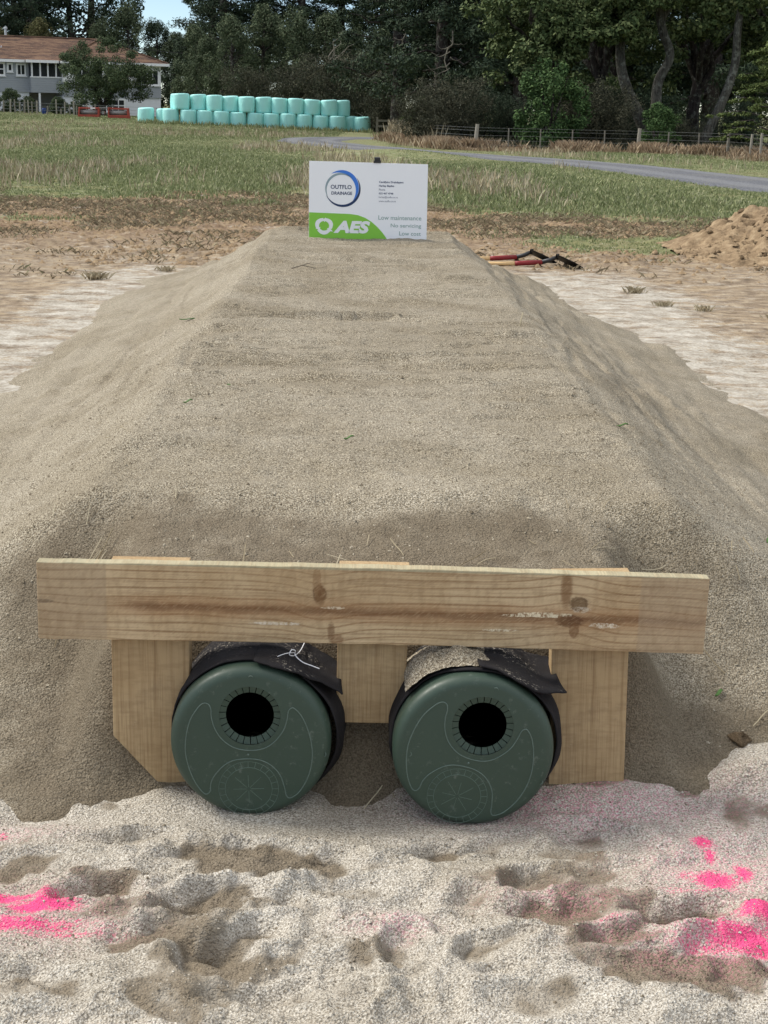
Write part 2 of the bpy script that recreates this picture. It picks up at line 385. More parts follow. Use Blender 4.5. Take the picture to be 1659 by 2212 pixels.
# ---- pipe plastics and cloth
def green_plastic():
    n = N('green_cap_plastic'); d = n.noise(70, 5, 0.75); b = n.noise(7, 4)
    c = n.mix(b, (0.032, 0.056, 0.040), (0.043, 0.070, 0.050))
    dust = n.math('MULTIPLY', n.sm(d, 0.54, 0.74), n.math('MULTIPLY', n.sm(n.noise(11, 4, .6), .38, .66), 0.34))
    c = n.mix(dust, c, (0.34, 0.36, 0.32))
    scr = n.sm(n.noise(30, 3, 0.7, n.obj((6, 1, 1.2))), 0.70, 0.76)
    c = n.mix(n.math('MULTIPLY', scr, 0.12), c, (0.4, 0.43, 0.40))
    return n.done(c, n.ramp(d, [(0.3, 0.40), (0.7, 0.58)]), n.bump(n.noise(26, 3), 0.0015, 0.4), 0.45)
M['cap'] = green_plastic()
n = N('cap_ridge_edge'); M['ridge'] = n.done(n.mix(n.noise(90, 3), (0.065, 0.10, 0.08), (0.15, 0.20, 0.17)), 0.5, None, 0.4)
M['pipe_in'] = plain('black_pipe_plastic', (0.006, 0.006, 0.006), 0.6)
def fabric():
    n = N('black_geotextile'); f = n.noise(420, 2); s = n.noise(150, 4, 0.8); reg = n.noise(9, 4, 0.6)
    c = n.mix(n.noise(14, 4), (0.013, 0.0125, 0.014), (0.032, 0.029, 0.030))
    P = n.xyz(n.tc.outputs['Normal'])
    up = n.sm(P[2], 0.35, 0.9)
    amt = n.math('MULTIPLY', n.sm(s, 0.56, 0.62), n.math('MULTIPLY', n.sm(reg, 0.40, 0.62), up))
    c = n.mix(n.math('MULTIPLY', amt, 0.85), c, (0.50, 0.45, 0.37))
    return n.done(c, 0.95, n.bump(f, 0.001, 0.8, n.bump(n.noise(30, 3), 0.006, 0.6)), 0.15)
M['fabric'] = fabric()
M['thread'] = plain('white_thread', (0.75, 0.75, 0.77), 0.8)

# ================================================================== terrain
def terrain(x, y):
    x = np.asarray(x, float); y = np.asarray(y, float)
    z = -0.02 * (np.clip(x, -28, 12) + 9.5) * sstep(45, 100, y)
    z = z + 0.10 * (fbm(x * 0.08, y * 0.08, 3, 3) - 0.5) * sstep(24, 50, y)
    z = z + 0.20 * np.exp(-((x - 1.0) / 1.9)**2 - ((y - 45.3) / 2.4)**2)      # a low swell hides the middle of the drive
    near = 1 - sstep(5.5, 7.5, y)
    z = z - 0.05 * near * (1 - sstep(3.2, 4.0, np.abs(x)))
    rough = sstep(6.0, 9.0, y) * (1 - sstep(24, 34, y))
    z = z + rough * (0.055 * (fbm(x * 1.1, y * 1.1, 11, 5) - 0.5) + 0.028 * np.maximum(fbm(x * 5, y * 5, 21, 3) - 0.52, 0) * 4 * sstep(12, 15, y))
    return z
def grass_mask(x, y):
    n = fbm(x * 0.45, y * 0.35, 5, 4) - 0.5
    g = sstep(20.5, 25.5, y + 9 * n)
    right = sstep(1.2, 2.2, x)
    g2 = sstep(18.8, 21.0, y + 5 * n + 0.25 * (x - 2))
    g = g * (1 - right) + np.maximum(g, g2) * right
    strip = box01(x, 1.9, 5.2, 0.5) * box01(y + 2.0 * n, 15.3, 17.6, 0.5)
    patch = 0.55 * sstep(0.10, 0.22, fbm(x * 0.8, y * 0.6, 41, 3) - 0.5) * sstep(15.5, 18, y)
    return np.clip(np.maximum(np.maximum(g, strip * 0.95), patch), 0, 1)
def white_mask(x, y):
    edge = 2.35 + 0.9 * (fbm(y * 0.5, x * 0.3, 8, 3) - 0.5) + 0.25 * sstep(10, 7, y)
    return (1 - sstep(-0.35, 0.35, np.abs(x - 0.1) - edge)) * (1 - sstep(12.8, 14.3, y + 0.5 * np.abs(x)*0.4))

def graded(a, b, dense0, dense1, step, grow=1.12):
    L = list(np.arange(dense0, dense1 + step / 2, step))
    s = step; v = dense1
    while v < b: s *= grow; v = min(b, v + s); L.append(v)
    s = step; v = dense0; pre = []
    while v > a: s *= grow; v = max(a, v - s); pre.append(v)
    return np.array(pre[::-1] + L)

def grid_quads(nx, ny):
    i = np.arange(nx - 1)[None, :] + np.arange(ny - 1)[:, None] * nx
    return np.stack([i, i + 1, i + 1 + nx, i + nx], -1).reshape(-1, 4)

gx = graded(-900, 900, -6.6, 6.6, 0.045, 1.10); gy = graded(-300, 2500, 6.0, 26.0, 0.05, 1.05)
X, Y = np.meshgrid(gx, gy); X = X.ravel(); Y = Y.ravel()
me = np_mesh('ground', np.c_[X, Y, terrain(X, Y)], grid_quads(len(gx), len(gy)), M['ground'], True,
             {'grass': grass_mask(X, Y), 'white': white_mask(X, Y)})
ground = tag(link('ground', me), 'flat field of pasture and bare clay round the sand mound', 'field', kind='structure')

# ------------------------------------------------------------------ gravel drive
CL = np.array([(14.5, 6), (12.0, 14), (10.2, 20.5), (8.75, 27.5), (7.75, 33.5), (6.5, 39.5), (4.75, 44.5), (2.7, 48.8), (0.9, 53.0), (-0.9, 57.6), (-1.9, 63.2), (-1.55, 69), (0.35, 74.5), (3.2, 79.0), (7.2, 82.5), (13, 85)], float)
def spline(P, n):
    out = []
    for i in range(len(P) - 1):
        p0, p1, p2, p3 = P[max(i-1, 0)], P[i], P[i+1], P[min(i+2, len(P)-1)]
        for t in np.linspace(0, 1, n, endpoint=False):
            out.append(0.5 * (2*p1 + (p2-p0)*t + (2*p0-5*p1+4*p2-p3)*t*t + (3*p1-p0-3*p2+p3)*t**3))
    return np.array(out + [P[-1]])
S = spline(CL, 14); T = np.gradient(S, axis=0); T /= np.linalg.norm(T, axis=1)[:, None]; Nn = np.c_[T[:, 1], -T[:, 0]]
us = np.linspace(-1, 1, 11)
wob = 1.0 + 0.12 * (fbm(S[:, 0] * 0.9, S[:, 1] * 0.9, 31, 3)[:, None] - 0.5) * 2
PX = S[:, None, 0] + Nn[:, None, 0] * us[None] * 1.38 * wob; PY = S[:, None, 1] + Nn[:, None, 1] * us[None] * 1.38 * wob
PZ = terrain(PX, PY) + 0.045 - 0.05 * np.abs(us[None])**6 + 0.02 * (fbm(PX * 2, PY * 2, 9, 3) - 0.5)
me = np_mesh('gravel_drive', np.c_[PX.ravel(), PY.ravel(), PZ.ravel()], grid_quads(11, len(S)), M['gravel'], True, {'across': np.tile(us, len(S))})
tag(link('gravel_drive', me), 'curving grey gravel drive across the paddock', 'gravel drive', kind='structure')
def on_road(x, y, pad=0.0):
    d2 = np.full(np.shape(x), 1e9)
    for s in S[::3]: d2 = np.minimum(d2, (x - s[0])**2 + (y - s[1])**2)
    return d2 < (1.45 + pad)**2

# ------------------------------------------------------------------ sand mound
def mound_h(x, y):
    dl = np.maximum(-0.60 - x, 0) / 1.17; dr = np.maximum(x - 0.74 + .05 * sstep(9, 11, y), 0) / (1.22 - .30 * sstep(8.5, 11, y))
    wig = 0.05 * (fbm(x * 1.3, y * 1.3, 51, 3) - 0.5)
    df = np.maximum(3.46 + wig * 2 - y, 0) / 0.70; db = np.maximum(y - 11.9, 0) / 1.7
    d = np.sqrt(dl**2 + dr**2 + df**2 + db**2)
    d = np.sqrt(d * d + 0.022**2) - 0.022
    d = np.interp(d, [0, .30, .42, .55, 1.0, 3.0], [0, .45, .60, .72, 1.06, 2.6])     # steep shoulders, flaring toe
    h = 0.475 * (1 - d) + wig
    # the far end was raked a little lower
    h = h - 0.03 * sstep(9.5, 10.8, y) * np.clip(h / .3, 0, 1)
    # fill held behind the timber frame, with a steep face between the posts
    ys = [1.0, 2.74, 2.82, 2.865, 2.90, 2.93, 2.99, 3.10, 3.28, 3.46, 3.7]
    hs = [-.12, -.06, -.01, .025, .11, .22, .365, .405, .43, .468, .475]
    hr = np.interp(y, ys, hs) + wig * 0.7
    k = box01(x, -0.52, 0.63, 0.09) * (1 - sstep(3.45, 3.7, y))
    h = h * (1 - k) + hr * k
    # raked ripples across the top, drag lines along the flanks
    top = box01(x, -0.6, 0.74, 0.12) * sstep(3.4, 3.8, y)
    h = h + top * 0.022 * (fbm(x * 1.6, y * 6.0, 61, 4) - 0.5) * (1 + 0.8 * sstep(5, 9, y))
    rip = fbm(x * 1.1 + 3, y * 11, 65, 3); h = h - top * 0.020 * sstep(.57, .63, rip) * sstep(4.2, 5.5, y)
    h = h + top * 0.007 * (vnoise(x * 2.2, y * 22, 63) - 0.5) * sstep(4.5, 6, y)
    fl = (1 - top) * sstep(3.7, 4.8, y)
    s = np.where(x < 0, -x, x)
    h = h + fl * 0.040 * (fbm(s * 9.0 - 0.35 * y, y * 0.55, 71, 4) - 0.5) - fl * .011 * sstep(.58, .68, fbm(s * 13 - .5 * y, y * .9, 75, 3)) + fl * 0.016 * (fbm(x * 4, y * 4, 73, 4) - 0.5)
    # small rake steps: long gentle treads, short risers
    t1 = y * 2.6 + 2.4 * fbm(x * .9, y * .5, 91, 3); t2 = y * 6.5 + 3.2 * fbm(x * 1.4, y * .9, 93, 3)
    k1 = sstep(.45, .65, fbm(x * 1.2, y * 1.6, 95, 3)); k2 = sstep(.42, .62, fbm(x * 1.7, y * 2.2, 97, 3))
    h = h - top * (.022 * k1 * (t1 - np.floor(t1) - .5) + .013 * k2 * (t2 - np.floor(t2) - .5)) * sstep(4.0, 4.8, y)
    t3 = s * 8 - .30 * y + 2.0 * fbm(s * 1.2, y * .5, 99, 3); k3 = sstep(.45, .62, fbm(s * 2, y * .7, 89, 3))
    h = h + fl * .014 * k3 * (t3 - np.floor(t3) - .5)
    h = h + .055 * (fbm(x * 3.2, y * 2.6, 88, 4) - .5) * (1 - sstep(.03, .15, h)) * sstep(3.8, 5, y)     # ragged toe
    # humps along the left shoulder
    for (cx, cy, rx, ry, a) in [(-0.52, 4.75, .16, .10, .022), (-0.56, 3.98, .18, .10, .030), (-0.35, 3.52, .22, .06, .014), (0.25, 3.50, .25, .07, .012), (0.72, 4.3, .15, .2, .015), (0.05, 5.3, .4, .08, .010), (-0.2, 6.3, .3, .06, .012)]:
        h = h + a * np.exp(-((x - cx) / rx)**2 - ((y - cy) / ry)**2)
    cl = fbm(x * 9, y * 9, 82, 3); h = h + .005 * sstep(.56, .72, cl) * (1 - .5 * sstep(5, 8, y))
    h = h + 0.010 * (fbm(x * 14, y * 14, 81, 3) - 0.5) + 0.006 * (vnoise(x * 45, y * 45, 83) - 0.5)
    return h
mx = graded(-2.6, 2.9, -1.05, 1.25, 0.0125, 1.06); my = np.concatenate([np.arange(2.55, 4.2, 0.0115), np.arange(4.2, 7, 0.018), np.arange(7, 14.6, 0.03)])
X, Y = np.meshgrid(mx, my); X = X.ravel(); Y = Y.ravel(); Z = mound_h(X, Y)
frontface = (1 - sstep(3.33, 3.54, Y + 0.22 * (fbm(X * 3.5, Y * 3.5, 85, 3) - 0.5))) * (.78 + .75 * fbm(X * 2.2, Y * 3, 86, 3)) * (1 - .35 * sstep(.2, .7, X) * sstep(3.0, 3.1, Y))  # front lip darkened: damp sand plus the slope's shade put into the colour
moist_shade = 0.02 + 0.66 * frontface * (1 - .45 * sstep(-.62, -.9, X)) * (1 - .3 * sstep(.8, 1.0, X)) + .25 * (1 - sstep(2.95, 3.1, Y)) * box01(X, -.45, .60, .1) + 0.25 * sstep(0.74, 0.95, X) * sstep(3.3, 4, Y) * (1 - 0.6 * sstep(7, 10, Y))  # shade under the rail and on the right flank painted in, with damp
moist_shade = moist_shade - 0.25 * sstep(-0.7, -1.1, X) + 0.35 * (fbm(X * 1.3, Y * 2.0, 87, 4) - 0.5)
Q = grid_quads(len(mx), len(my)); qc = np.c_[X, Y, Z][Q].mean(1)
hollow = np.zeros(len(Q), bool)          # no sand inside the pipes
for cx_ in (-.190, .243): hollow |= (np.hypot(qc[:, 0] - cx_, qc[:, 2] - .157) < .150) & (qc[:, 1] > 2.79) & (qc[:, 1] < 4.05)
me = np_mesh('sand_mound', np.c_[X, Y, Z], Q[~hollow], M['sand'], True, {'moist_shade': np.clip(moist_shade, 0, 1), 'raked': box01(X, -.58, .72, .06) * sstep(3.5, 4.2, Y)})
mound = tag(link('sand_mound', me), 'long flat-topped mound of grey brown sand behind the timber frame', 'sand mound')

# ------------------------------------------------------------------ trampled pale sand in front
PITS = [(-.150, 2.560, .150, .055, -.15, .020, 1.0), (-.425, 2.45, .055, .032, .1, .030, .9), (-.235, 2.42, .075, .030, .35, .026, .8), (-.10, 2.40, .07, .025, -.3, .014, .5),
        (-.222, 2.235, .050, .055, .5, .038, .75), (-.17, 2.29, .06, .03, .6, .024, .7), (.374, 2.385, .075, .028, -.1, .022, 1.0), (.590, 2.372, .075, .040, .0, .034, 1.0),
        (.785, 2.765, .030, .060, -.5, .010, .6), (.49, 2.673, .080, .035, -.35, .020, .5), (.58, 2.215, .15, .055, .0, .016, 1.0), (.11, 2.24, .030, .085, .1, .022, .5),
        (.155, 2.61, .06, .025, .15, .012, .9), (.30, 2.66, .05, .026, .5, .018, .5), (-.395, 2.652, .060, .030, .1, .020, .45), (-.33, 2.295, .075, .036, -.1, .014, .9),
        (.33, 2.49, .05, .04, .5, .026, .55), (.22, 2.44, .04, .03, .4, .018, .5), (-.01, 2.46, .06, .03, .3, .016, .55), (-.60, 2.55, .09, .03, 0, .012, .75),
        (.46, 2.30, .08, .03, .2, .018, .7), (-.52, 2.14, .10, .03, 0, .014, .6), (-.05, 2.13, .12, .03, .1, .014, .5), (.33, 2.15, .07, .04, .5, .016, .6), (.25, 2.28, .05, .028, .6, .022, .6),
        (-1.0, 2.4, .09, .05, .4, .02, .7), (1.0, 2.5, .09, .05, .2, .02, .7), (-.9, 2.05, .09, .05, .1, .02, .7), (1.0, 2.1, .1, .05, .4, .02, .7), (.0, 1.85, .1, .05, .1, .02, .6), (-.4, 1.8, .1, .05, .6, .02, .6), (.5, 1.85, .1, .05, .2, .02, .6)]
def bed_h(x, y):
    h = 0.004 + 0.026 * (fbm(x * 2.6, y * 4.2, 101, 3) - 0.5) + 0.036 * (fbm(x * 5, y * 8, 103, 3) - 0.5)
    rid = 1 - np.abs(2 * fbm(x * 6.5 + 1.4 * vnoise(x * 4, y * 4, 5), y * 9.5, 107, 2) - 1)
    h = h + 0.027 * (rid - 0.72) * (1 - sstep(2.62, 2.78, y))
    calm = sstep(2.60, 2.72, y) * box01(x, -.45, .5, .1)
    h = h * (1 - 0.65 * calm)
    mo = np.zeros_like(h)
    wx = x + .05 * (fbm(x * 9, y * 9, 115, 3) - .5) + .02 * (fbm(x * 24, y * 24, 117, 2) - .5); wy = y + .06 * (fbm(x * 9, y * 9, 119, 3) - .5) + .02 * (fbm(x * 24, y * 24, 127, 2) - .5)
    for (cx, cy, rx, ry, rot, dep, mw) in PITS:
        c, s = math.cos(rot), math.sin(rot); u = ((wx - cx) * c + (wy - cy) * s) / (rx * 1.25); v = (-(wx - cx) * s + (wy - cy) * c) / (ry * 1.3)
        q = np.sqrt(u*u + v*v) + 0.7 * (fbm(x * 16, y * 16, 109, 3) - 0.5)
        pit = 1 - sstep(0.55, 1.15, q)
        # deeper against the far-left wall, shallower where the foot scuffed out
        h = h - .9 * dep * pit * (0.55 + 0.65 * np.clip(v - 0.6 * u, -.9, 1)) + 0.45 * dep * np.exp(-((q - 1.35) / 0.28)**2)
        mo = np.maximum(mo, .88 * mw * (1 - sstep(0.45, 1.35, q)))
    r2a = 1 - np.abs(2 * fbm(wx * 11, wy * 17, 135, 3) - 1); h = h + .012 * np.maximum(r2a - .8, 0) * 5 * sstep(.42, .6, fbm(x * 3.5, y * 5, 137, 2)) * (1 - sstep(2.62, 2.74, y))
    h = h + 0.004 * (fbm(x * 30, y * 30, 111, 3) - 0.5) + 0.003 * (vnoise(x * 80, y * 80, 113) - 0.5)
    # a lip of sand against the caps and the right-hand post
    for cx in (-.19, .242):
        q_ = np.exp(-((x - cx) / .13)**4 - ((y - 2.75) / .075)**4); h = h * (1 - q_) + q_ * (.002 + .004 * (fbm(x * 20, y * 20, 129, 2) - .5))
    h = h + 0.018 * np.exp(-((x - .50) / .16)**2 - ((y - 2.93) / .10)**2) + 0.03 * np.exp(-((x - .85) / .2)**2 - ((y - 2.95) / .16)**2)
    h = h + 0.008 * np.exp(-((x + .36) / .05)**2 - ((y - 2.87) / .06)**2)
    h = h + 0.018 * sstep(2.74, 2.84, y) * (1 - box01(x, -.05, .085, .03)) * box01(x, -.40, .66, .10)
    h = h + 0.055 * sstep(.66, .84, x) * sstep(2.72, 2.92, y)
    edge = np.maximum(sstep(1.9, 2.5, np.abs(x)), 1 - sstep(0.6, 1.1, y))
    return h * (1 - edge) - 0.12 * edge, mo
PINK = [(-.66, 2.435, .15, .016, 1.1), (-.53, 2.40, .06, .020, 1.1), (-.60, 2.345, .16, .020, .75), (-.47, 2.325, .10, .014, .5), (-.66, 2.655, .028, .020, .55),
        (.684, 2.665, .020, .022, 1.0), (.690, 2.625, .013, .025, .8), (.680, 2.525, .040, .030, .95), (.735, 2.555, .016, .035, .95), (.63, 2.545, .03, .02, .45),
        (.735, 2.375, .055, .030, 1.2), (.700, 2.300, .10, .034, .95), (.60, 2.275, .05, .018, .55), (.62, 2.455, .05, .012, .55), (.80, 2.33, .08, .06, 1.0), (.35, 2.46, .018, .008, .5), (.45, 2.34, .03, .010, .45)]
MIST = [(.50, 2.80, .30, .09, .75), (.70, 2.56, .16, .16, .7), (.08, 2.34, .07, .04, .55), (.40, 2.44, .14, .06, .5), (-.60, 2.38, .18, .10, .65), (-.62, 2.68, .10, .06, .3), (.67, 2.3, .2, .09, .8), (.47, 2.33, .08, .03, .5)]
bx_ = graded(-2.5, 2.5, -0.85, 0.95, 0.0062, 1.07); by_ = graded(0.5, 3.15, 1.95, 2.98, 0.0062, 1.07)
X, Y = np.meshgrid(bx_, by_); X = X.ravel(); Y = Y.ravel(); Z, mo = bed_h(X, Y)
mo = np.maximum(mo, 0.55 * sstep(0.55, 0.68, fbm(X * 4.5, Y * 8, 121, 3)) * (1 - box01(X, -.3, .4, .1) * sstep(2.6, 2.7, Y)))
pk = np.zeros_like(X); mi = np.zeros_like(X)
for (cx, cy, rx, ry, a) in PINK:
    q = ((X - cx) / rx)**2 + ((Y - cy) / ry)**2; pk = np.maximum(pk, a * np.exp(-q * 0.8))
for (cx, cy, rx, ry, a) in MIST: mi = np.maximum(mi, a * np.exp(-((X - cx) / rx)**2 - ((Y - cy) / ry)**2))
mo = mo * (1 - np.clip(pk * 1.4, 0, 0.9))
me = np_mesh('sand_bed', np.c_[X, Y, Z], grid_quads(len(bx_), len(by_)), M['bed'], True, {'moist_shade': np.clip(mo, 0, 1), 'pink': np.clip(pk, 0, 1), 'mist': np.clip(mi, 0, 1)})
tag(link('sand_bed', me), 'trampled pale sand with footprints and sprayed pink paint in the foreground', 'sand', kind='structure')

# ================================================================== timber frame
fr = tag(empty('timber_frame', (0.046, 2.85, 0)), 'low sawn timber frame of one wide rail on three posts over the pipes', 'timber frame')
bm_ = MB()
nx = 40; xs = np.linspace(-.654, .654, nx)
prof = [(-.0145, -.0785), (.0145, -.0785), (.0145, .0785), (-.0145, .0785)]
V = []; F = []
for i, x in enumerate(xs):
    bow = 0.004 * math.sin((i / (nx - 1)) * math.pi)
    for (y, z) in prof: V.append((x, y, z + bow + 0.0008 * random.Random(i).uniform(-1, 1)))
for i in range(nx - 1):
    for k in range(4):
        a, b = i*4+k, i*4+(k+1) % 4; F.append((a, a+4, b+4, b))
F += [(0, 1, 2, 3), tuple((nx-1)*4 + k for k in (3, 2, 1, 0))]
bm_.add(V, F)
beam = bm_.build('rail', M['beam'], fr, bevel=0.002, loc=(0, 0, .4125)); beam.rotation_euler = (0, R(.6), 0)
beam['label'] = 'wide sawn pine rail with a dark streak and two knots'
def post(x0, x1, z0, z1, cham=0.0, tilt=0.0):
    b = MB(); h = (x1 - x0) / 2; zc = (z0 + z1) / 2; a = (z1 - z0) / 2
    if cham: P = [(-h + cham * .88, -a), (h, -a), (h, a), (-h, a), (-h, -a + cham)]
    else: P = [(-h, -a), (h, -a), (h, a), (-h, a)]
    b.prism_xz(P, -.022, .022)
    o = b.build('post', M['post'], fr, bevel=0.002, loc=((x0 + x1) / 2 - .046, .0145 + .0225, zc)); o.rotation_euler = (0, R(tilt), 0); return o
post(-.472, -.318, -.04, .4905, 0.165, .3)['label'] = 'left post with its lower outer corner cut off'
post(-.024, .115, .160, .4875, 0, .5)['label'] = 'short middle post ending above the sand'
post(.406, .560, -.10, .4800, 0, -1.5)['label'] = 'right post streaked with pale grains'
# splinters of pale offcut lying along the top of the posts

# ================================================================== drain pipes with end caps
CX = lambda zx: (zx - 800) * 0.28 / 1095.0
CZ = lambda zy: -(zy - 851) * 0.28 / (1095.0 * 0.93)
RIDGE = [(465,540),(492,552),(507,590),(510,650),(535,735),(590,815),(680,875),(790,895),(900,882),(985,830),(1055,742),(1083,655),(1092,605),(1110,583),(1137,583),(1190,640),(1240,750),(1268,880),(1265,1000),(1230,1120),(1165,1225),(1100,1270),(1068,1252),(1055,1190),(1020,1085),(950,1008),(870,970),(780,960),(680,970),(600,1008),(525,1085),(492,1150),(486,1205),(465,1235),(432,1228),(380,1160),(335,1060),(308,950),(305,860),(322,750),(355,655),(410,575),(440,548)]
M['emboss'] = plain('cap_emboss_edge', (0.105, 0.150, 0.12), .5, .3, 60)
CAP_R, HOLE_R, TAB_R, HOLE_C = 0.157, 0.0465, 0.0595, (0.0, 0.059)
def dome(x, z):     # the face bulges a few millimetres
    r = math.hypot(x, z) / CAP_R; return -0.006 * (1 - r * r)
def make_pipe(cx, cy, rot, seed, label, right):
    root = tag(empty('drain_pipe', (cx, cy, CAP_R)), label, 'drain pipe', 'capped drain pipes under the timber rail')
    rnd = random.Random(seed)
    cap = MB(); n = 120; V = []; Fc = []
    rings = []
    for t in np.linspace(0, 1, 9):
        rings.append((HOLE_C[0] * (1 - t), HOLE_C[1] * (1 - t), TAB_R + (0.137 - TAB_R) * t, None))
    for a in np.linspace(0, math.pi / 2, 7)[1:]:
        rings.append((0, 0, 0.137 + 0.020 * math.sin(a), 0.020 * (1 - math.cos(a))))
    rings.append((0, 0, CAP_R, 0.055)); rings.append((0, 0, CAP_R - .003, 0.060)); rings.append((0, 0, CAP_R - .012, 0.060))
    for (ox, oz, r, yy) in rings:
        for k in range(n):
            a = 2 * math.pi * k / n; x = ox + r * math.cos(a); z = oz + r * math.sin(a)
            V.append((x, dome(x, z) if yy is None else yy + dome(0.137, 0) * (1 - min(1, yy / .02)), z))
    for i in range(len(rings) - 1):
        for k in range(n): Fc.append((i*n+k, i*n+(k+1) % n, (i+1)*n+(k+1) % n, (i+1)*n+k))
    cap.add(V, Fc); capo = cap.build('end_cap', M['cap'], root, smooth=True); capo.rotation_euler = (0, rot, 0)
    # tabs round the hole, slit from each other and pushed in
    nt_ = 26; da = 2 * math.pi / nt_; tme = None
    for k in range(nt_):
        a0 = k * da
        if tme is None:
            tb = MB(); V = []; g = 0.12
            for r, y in ((TAB_R + .0005, .0), (TAB_R - .002, .0008), (HOLE_R, .004)):
                for u in np.linspace(-.5 + g * .5, .5 - g * .5, 4): V.append((r * math.cos(u * da), y, r * math.sin(u * da)))
            V += [(x, y + .0022, z) for x, y, z in V]; Fq = []
            for i in range(2):
                for j in range(3):
                    a = i*4+j; Fq += [(a, a+1, a+5, a+4), (a+12, a+16, a+17, a+13)]
            for j in range(3): Fq.append((8+j, 9+j, 21+j, 20+j))
            for i in range(2): Fq += [(i*4, i*4+4, i*4+16, i*4+12), (i*4+3, i*4+15, i*4+19, i*4+7)]
            tb.add(V, Fq); o = tb.build('tab', M['cap'], capo); tme = o.data
        else: o = link('tab', tme, capo)
        o.location = (HOLE_C[0], dome(HOLE_C[0], HOLE_C[1] + .05) + .0005, HOLE_C[1]); o.rotation_euler = (rnd.uniform(-.0, .0), -a0, 0)
        if k == (20 if not right else 21): o.rotation_euler = (0.12, -a0, 0)
    # raised outline: one closed ridge shaped like two joined crescents
    rd = MB(); P = spline(np.array([(CX(a), CZ(b)) for a, b in RIDGE + RIDGE[:1]]), 4)
    rd.tube([(x, dome(x, z) - .0002, z) for x, z in P], .0012, 6, False); rd.build('raised_outline', M['ridge'], capo, smooth=True)
    # embossed knock-out circle below
    em = MB(); oc = (CX(780), CZ(1195))
    for rr, w in ((.0460, .0007),):
        em.tube([(oc[0] + rr * math.cos(a), dome(oc[0], oc[1] + rr * math.sin(a)) + .0001, oc[1] + rr * math.sin(a)) for a in np.linspace(0, 2*math.pi, 61)], w, 5, False)
    em.build('embossed_ring', M['emboss'], capo, smooth=True)
    er = MB(); rr = .0585
    er.tube([(oc[0] + rr * math.cos(a), dome(oc[0], oc[1] + rr * math.sin(a)) + .0003, oc[1] + rr * math.sin(a)) for a in np.linspace(0, 2*math.pi, 61)], .0006, 5, False)
    er.build('embossed_ring', M['emboss'], capo, smooth=True)
    tk = MB()
    for k in range(24):
        a = 2 * math.pi * k / 24
        tk.tube([(oc[0] + q * math.cos(a), dome(oc[0] + q * math.cos(a), oc[1] + q * math.sin(a)) + .0001, oc[1] + q * math.sin(a)) for q in (.046, .052, .0585)], .0006, 5, False)
    tk.build('embossed_ticks', M['emboss'], capo, smooth=True)
    sp = MB()
    for k in range(8):
        a = 2 * math.pi * k / 8 + .02
        sp.tube([(oc[0] + q * math.cos(a), dome(oc[0] + q * math.cos(a), oc[1] + q * math.sin(a)) + .0002, oc[1] + q * math.sin(a)) for q in (.004, .02, .036 if k % 2 else .030)], .0006, 5, False)
    sp.build('embossed_spokes', M['emboss'], capo, smooth=True)
    nb = MB(); nb.lathe([(0, -.0016), (.0018, -.0014), (.0026, .001)], 12, 'y', (CX(782), dome(0, CZ(928)), CZ(928))); nb.build('moulding_nub', M['ridge'], capo, smooth=True)
    for (x, z, a0) in ((CX(812), CZ(358), 0.3), (CX(1355), CZ(935), -1.4), (CX(330 if right else 470), CZ(980 if right else 1205), -1.1)):
        g = MB(); g.tube([(x + .005 * math.cos(a0 + t), dome(x, z) - .0001, z + .005 * math.sin(a0 + t)) for t in np.linspace(0, 2.4, 7)], [.0002, .0007, .001, .001, .001, .0007, .0002], 5)
        g.build('crescent_mark', M['ridge'], capo, smooth=True)
    # the pipe itself, corrugated and black inside
    pp = MB(); prof = []
    for i in range(60):
        y = .05 + i * .02; prof.append((.149 + .003 * math.cos(i * math.pi), y))
    pp.lathe(prof[::-1], 48, 'y'); pp.lathe([(r - .006, y) for r, y in prof], 48, 'y')
    pp.add([(0, 1.24, 0)] + [(.15 * math.cos(a), 1.24, .15 * math.sin(a)) for a in np.linspace(0, 2*math.pi, 33)[:-1]], [(0, 1 + k, 1 + (k + 1) % 32) for k in range(32)])
    pp.build('pipe_wall', M['pipe_in'], root, smooth=True)
    # geotextile sleeve: loose, bagging out on the right, torn front edge
    fb = MB(); V = []; Fq = []; na, ny = 90, 26
    for i in range(ny):
        for k in range(na):
            a = 2 * math.pi * k / (na - 1) + math.radians(52)      # seam at the upper right
            ca, sa = math.cos(a), math.sin(a)
            bag = 0.026 * max(0, math.cos(a + .35))**1.5 + .005 * max(0, sa)
            e = .020 + .014 * math.sin(a * 3 + seed) * .5 + .006 * float(vnoise(k * .22, seed, 5)) + (.045 * max(0, -sa)) + .012 * max(0, ca) + .045 * max(0, -ca - .2)
            y = e + (0.42 - e) * (i / (ny - 1))**1.25
            wr = .006 * (float(fbm(k * .16 + seed, i * .35, 7, 3)) - .5) + .004 * math.sin(a * 9 + i * .5 + seed) * min(1, i / 6) * .5
            r = CAP_R + .004 + bag * min(1, .35 + i / 7) + wr
            r = max(r, CAP_R + .0015)
            V.append((r * ca, y, r * sa))
    for i in range(ny - 1):
        for k in range(na - 1): a = i*na+k; Fq.append((a, a+1, a+na+1, a+na))
    fb.add(V, Fq); fo = fb.build('fabric_sleeve', M['fabric'], root, smooth=True)
    sm_ = fo.modifiers.new('thick', 'SOLIDIFY'); sm_.thickness = .003; sm_.offset = 1
    # free flap of the overlap, sticking out to the right
    fl = MB(); V = []; Fq = []; nu, nv = 22, 14
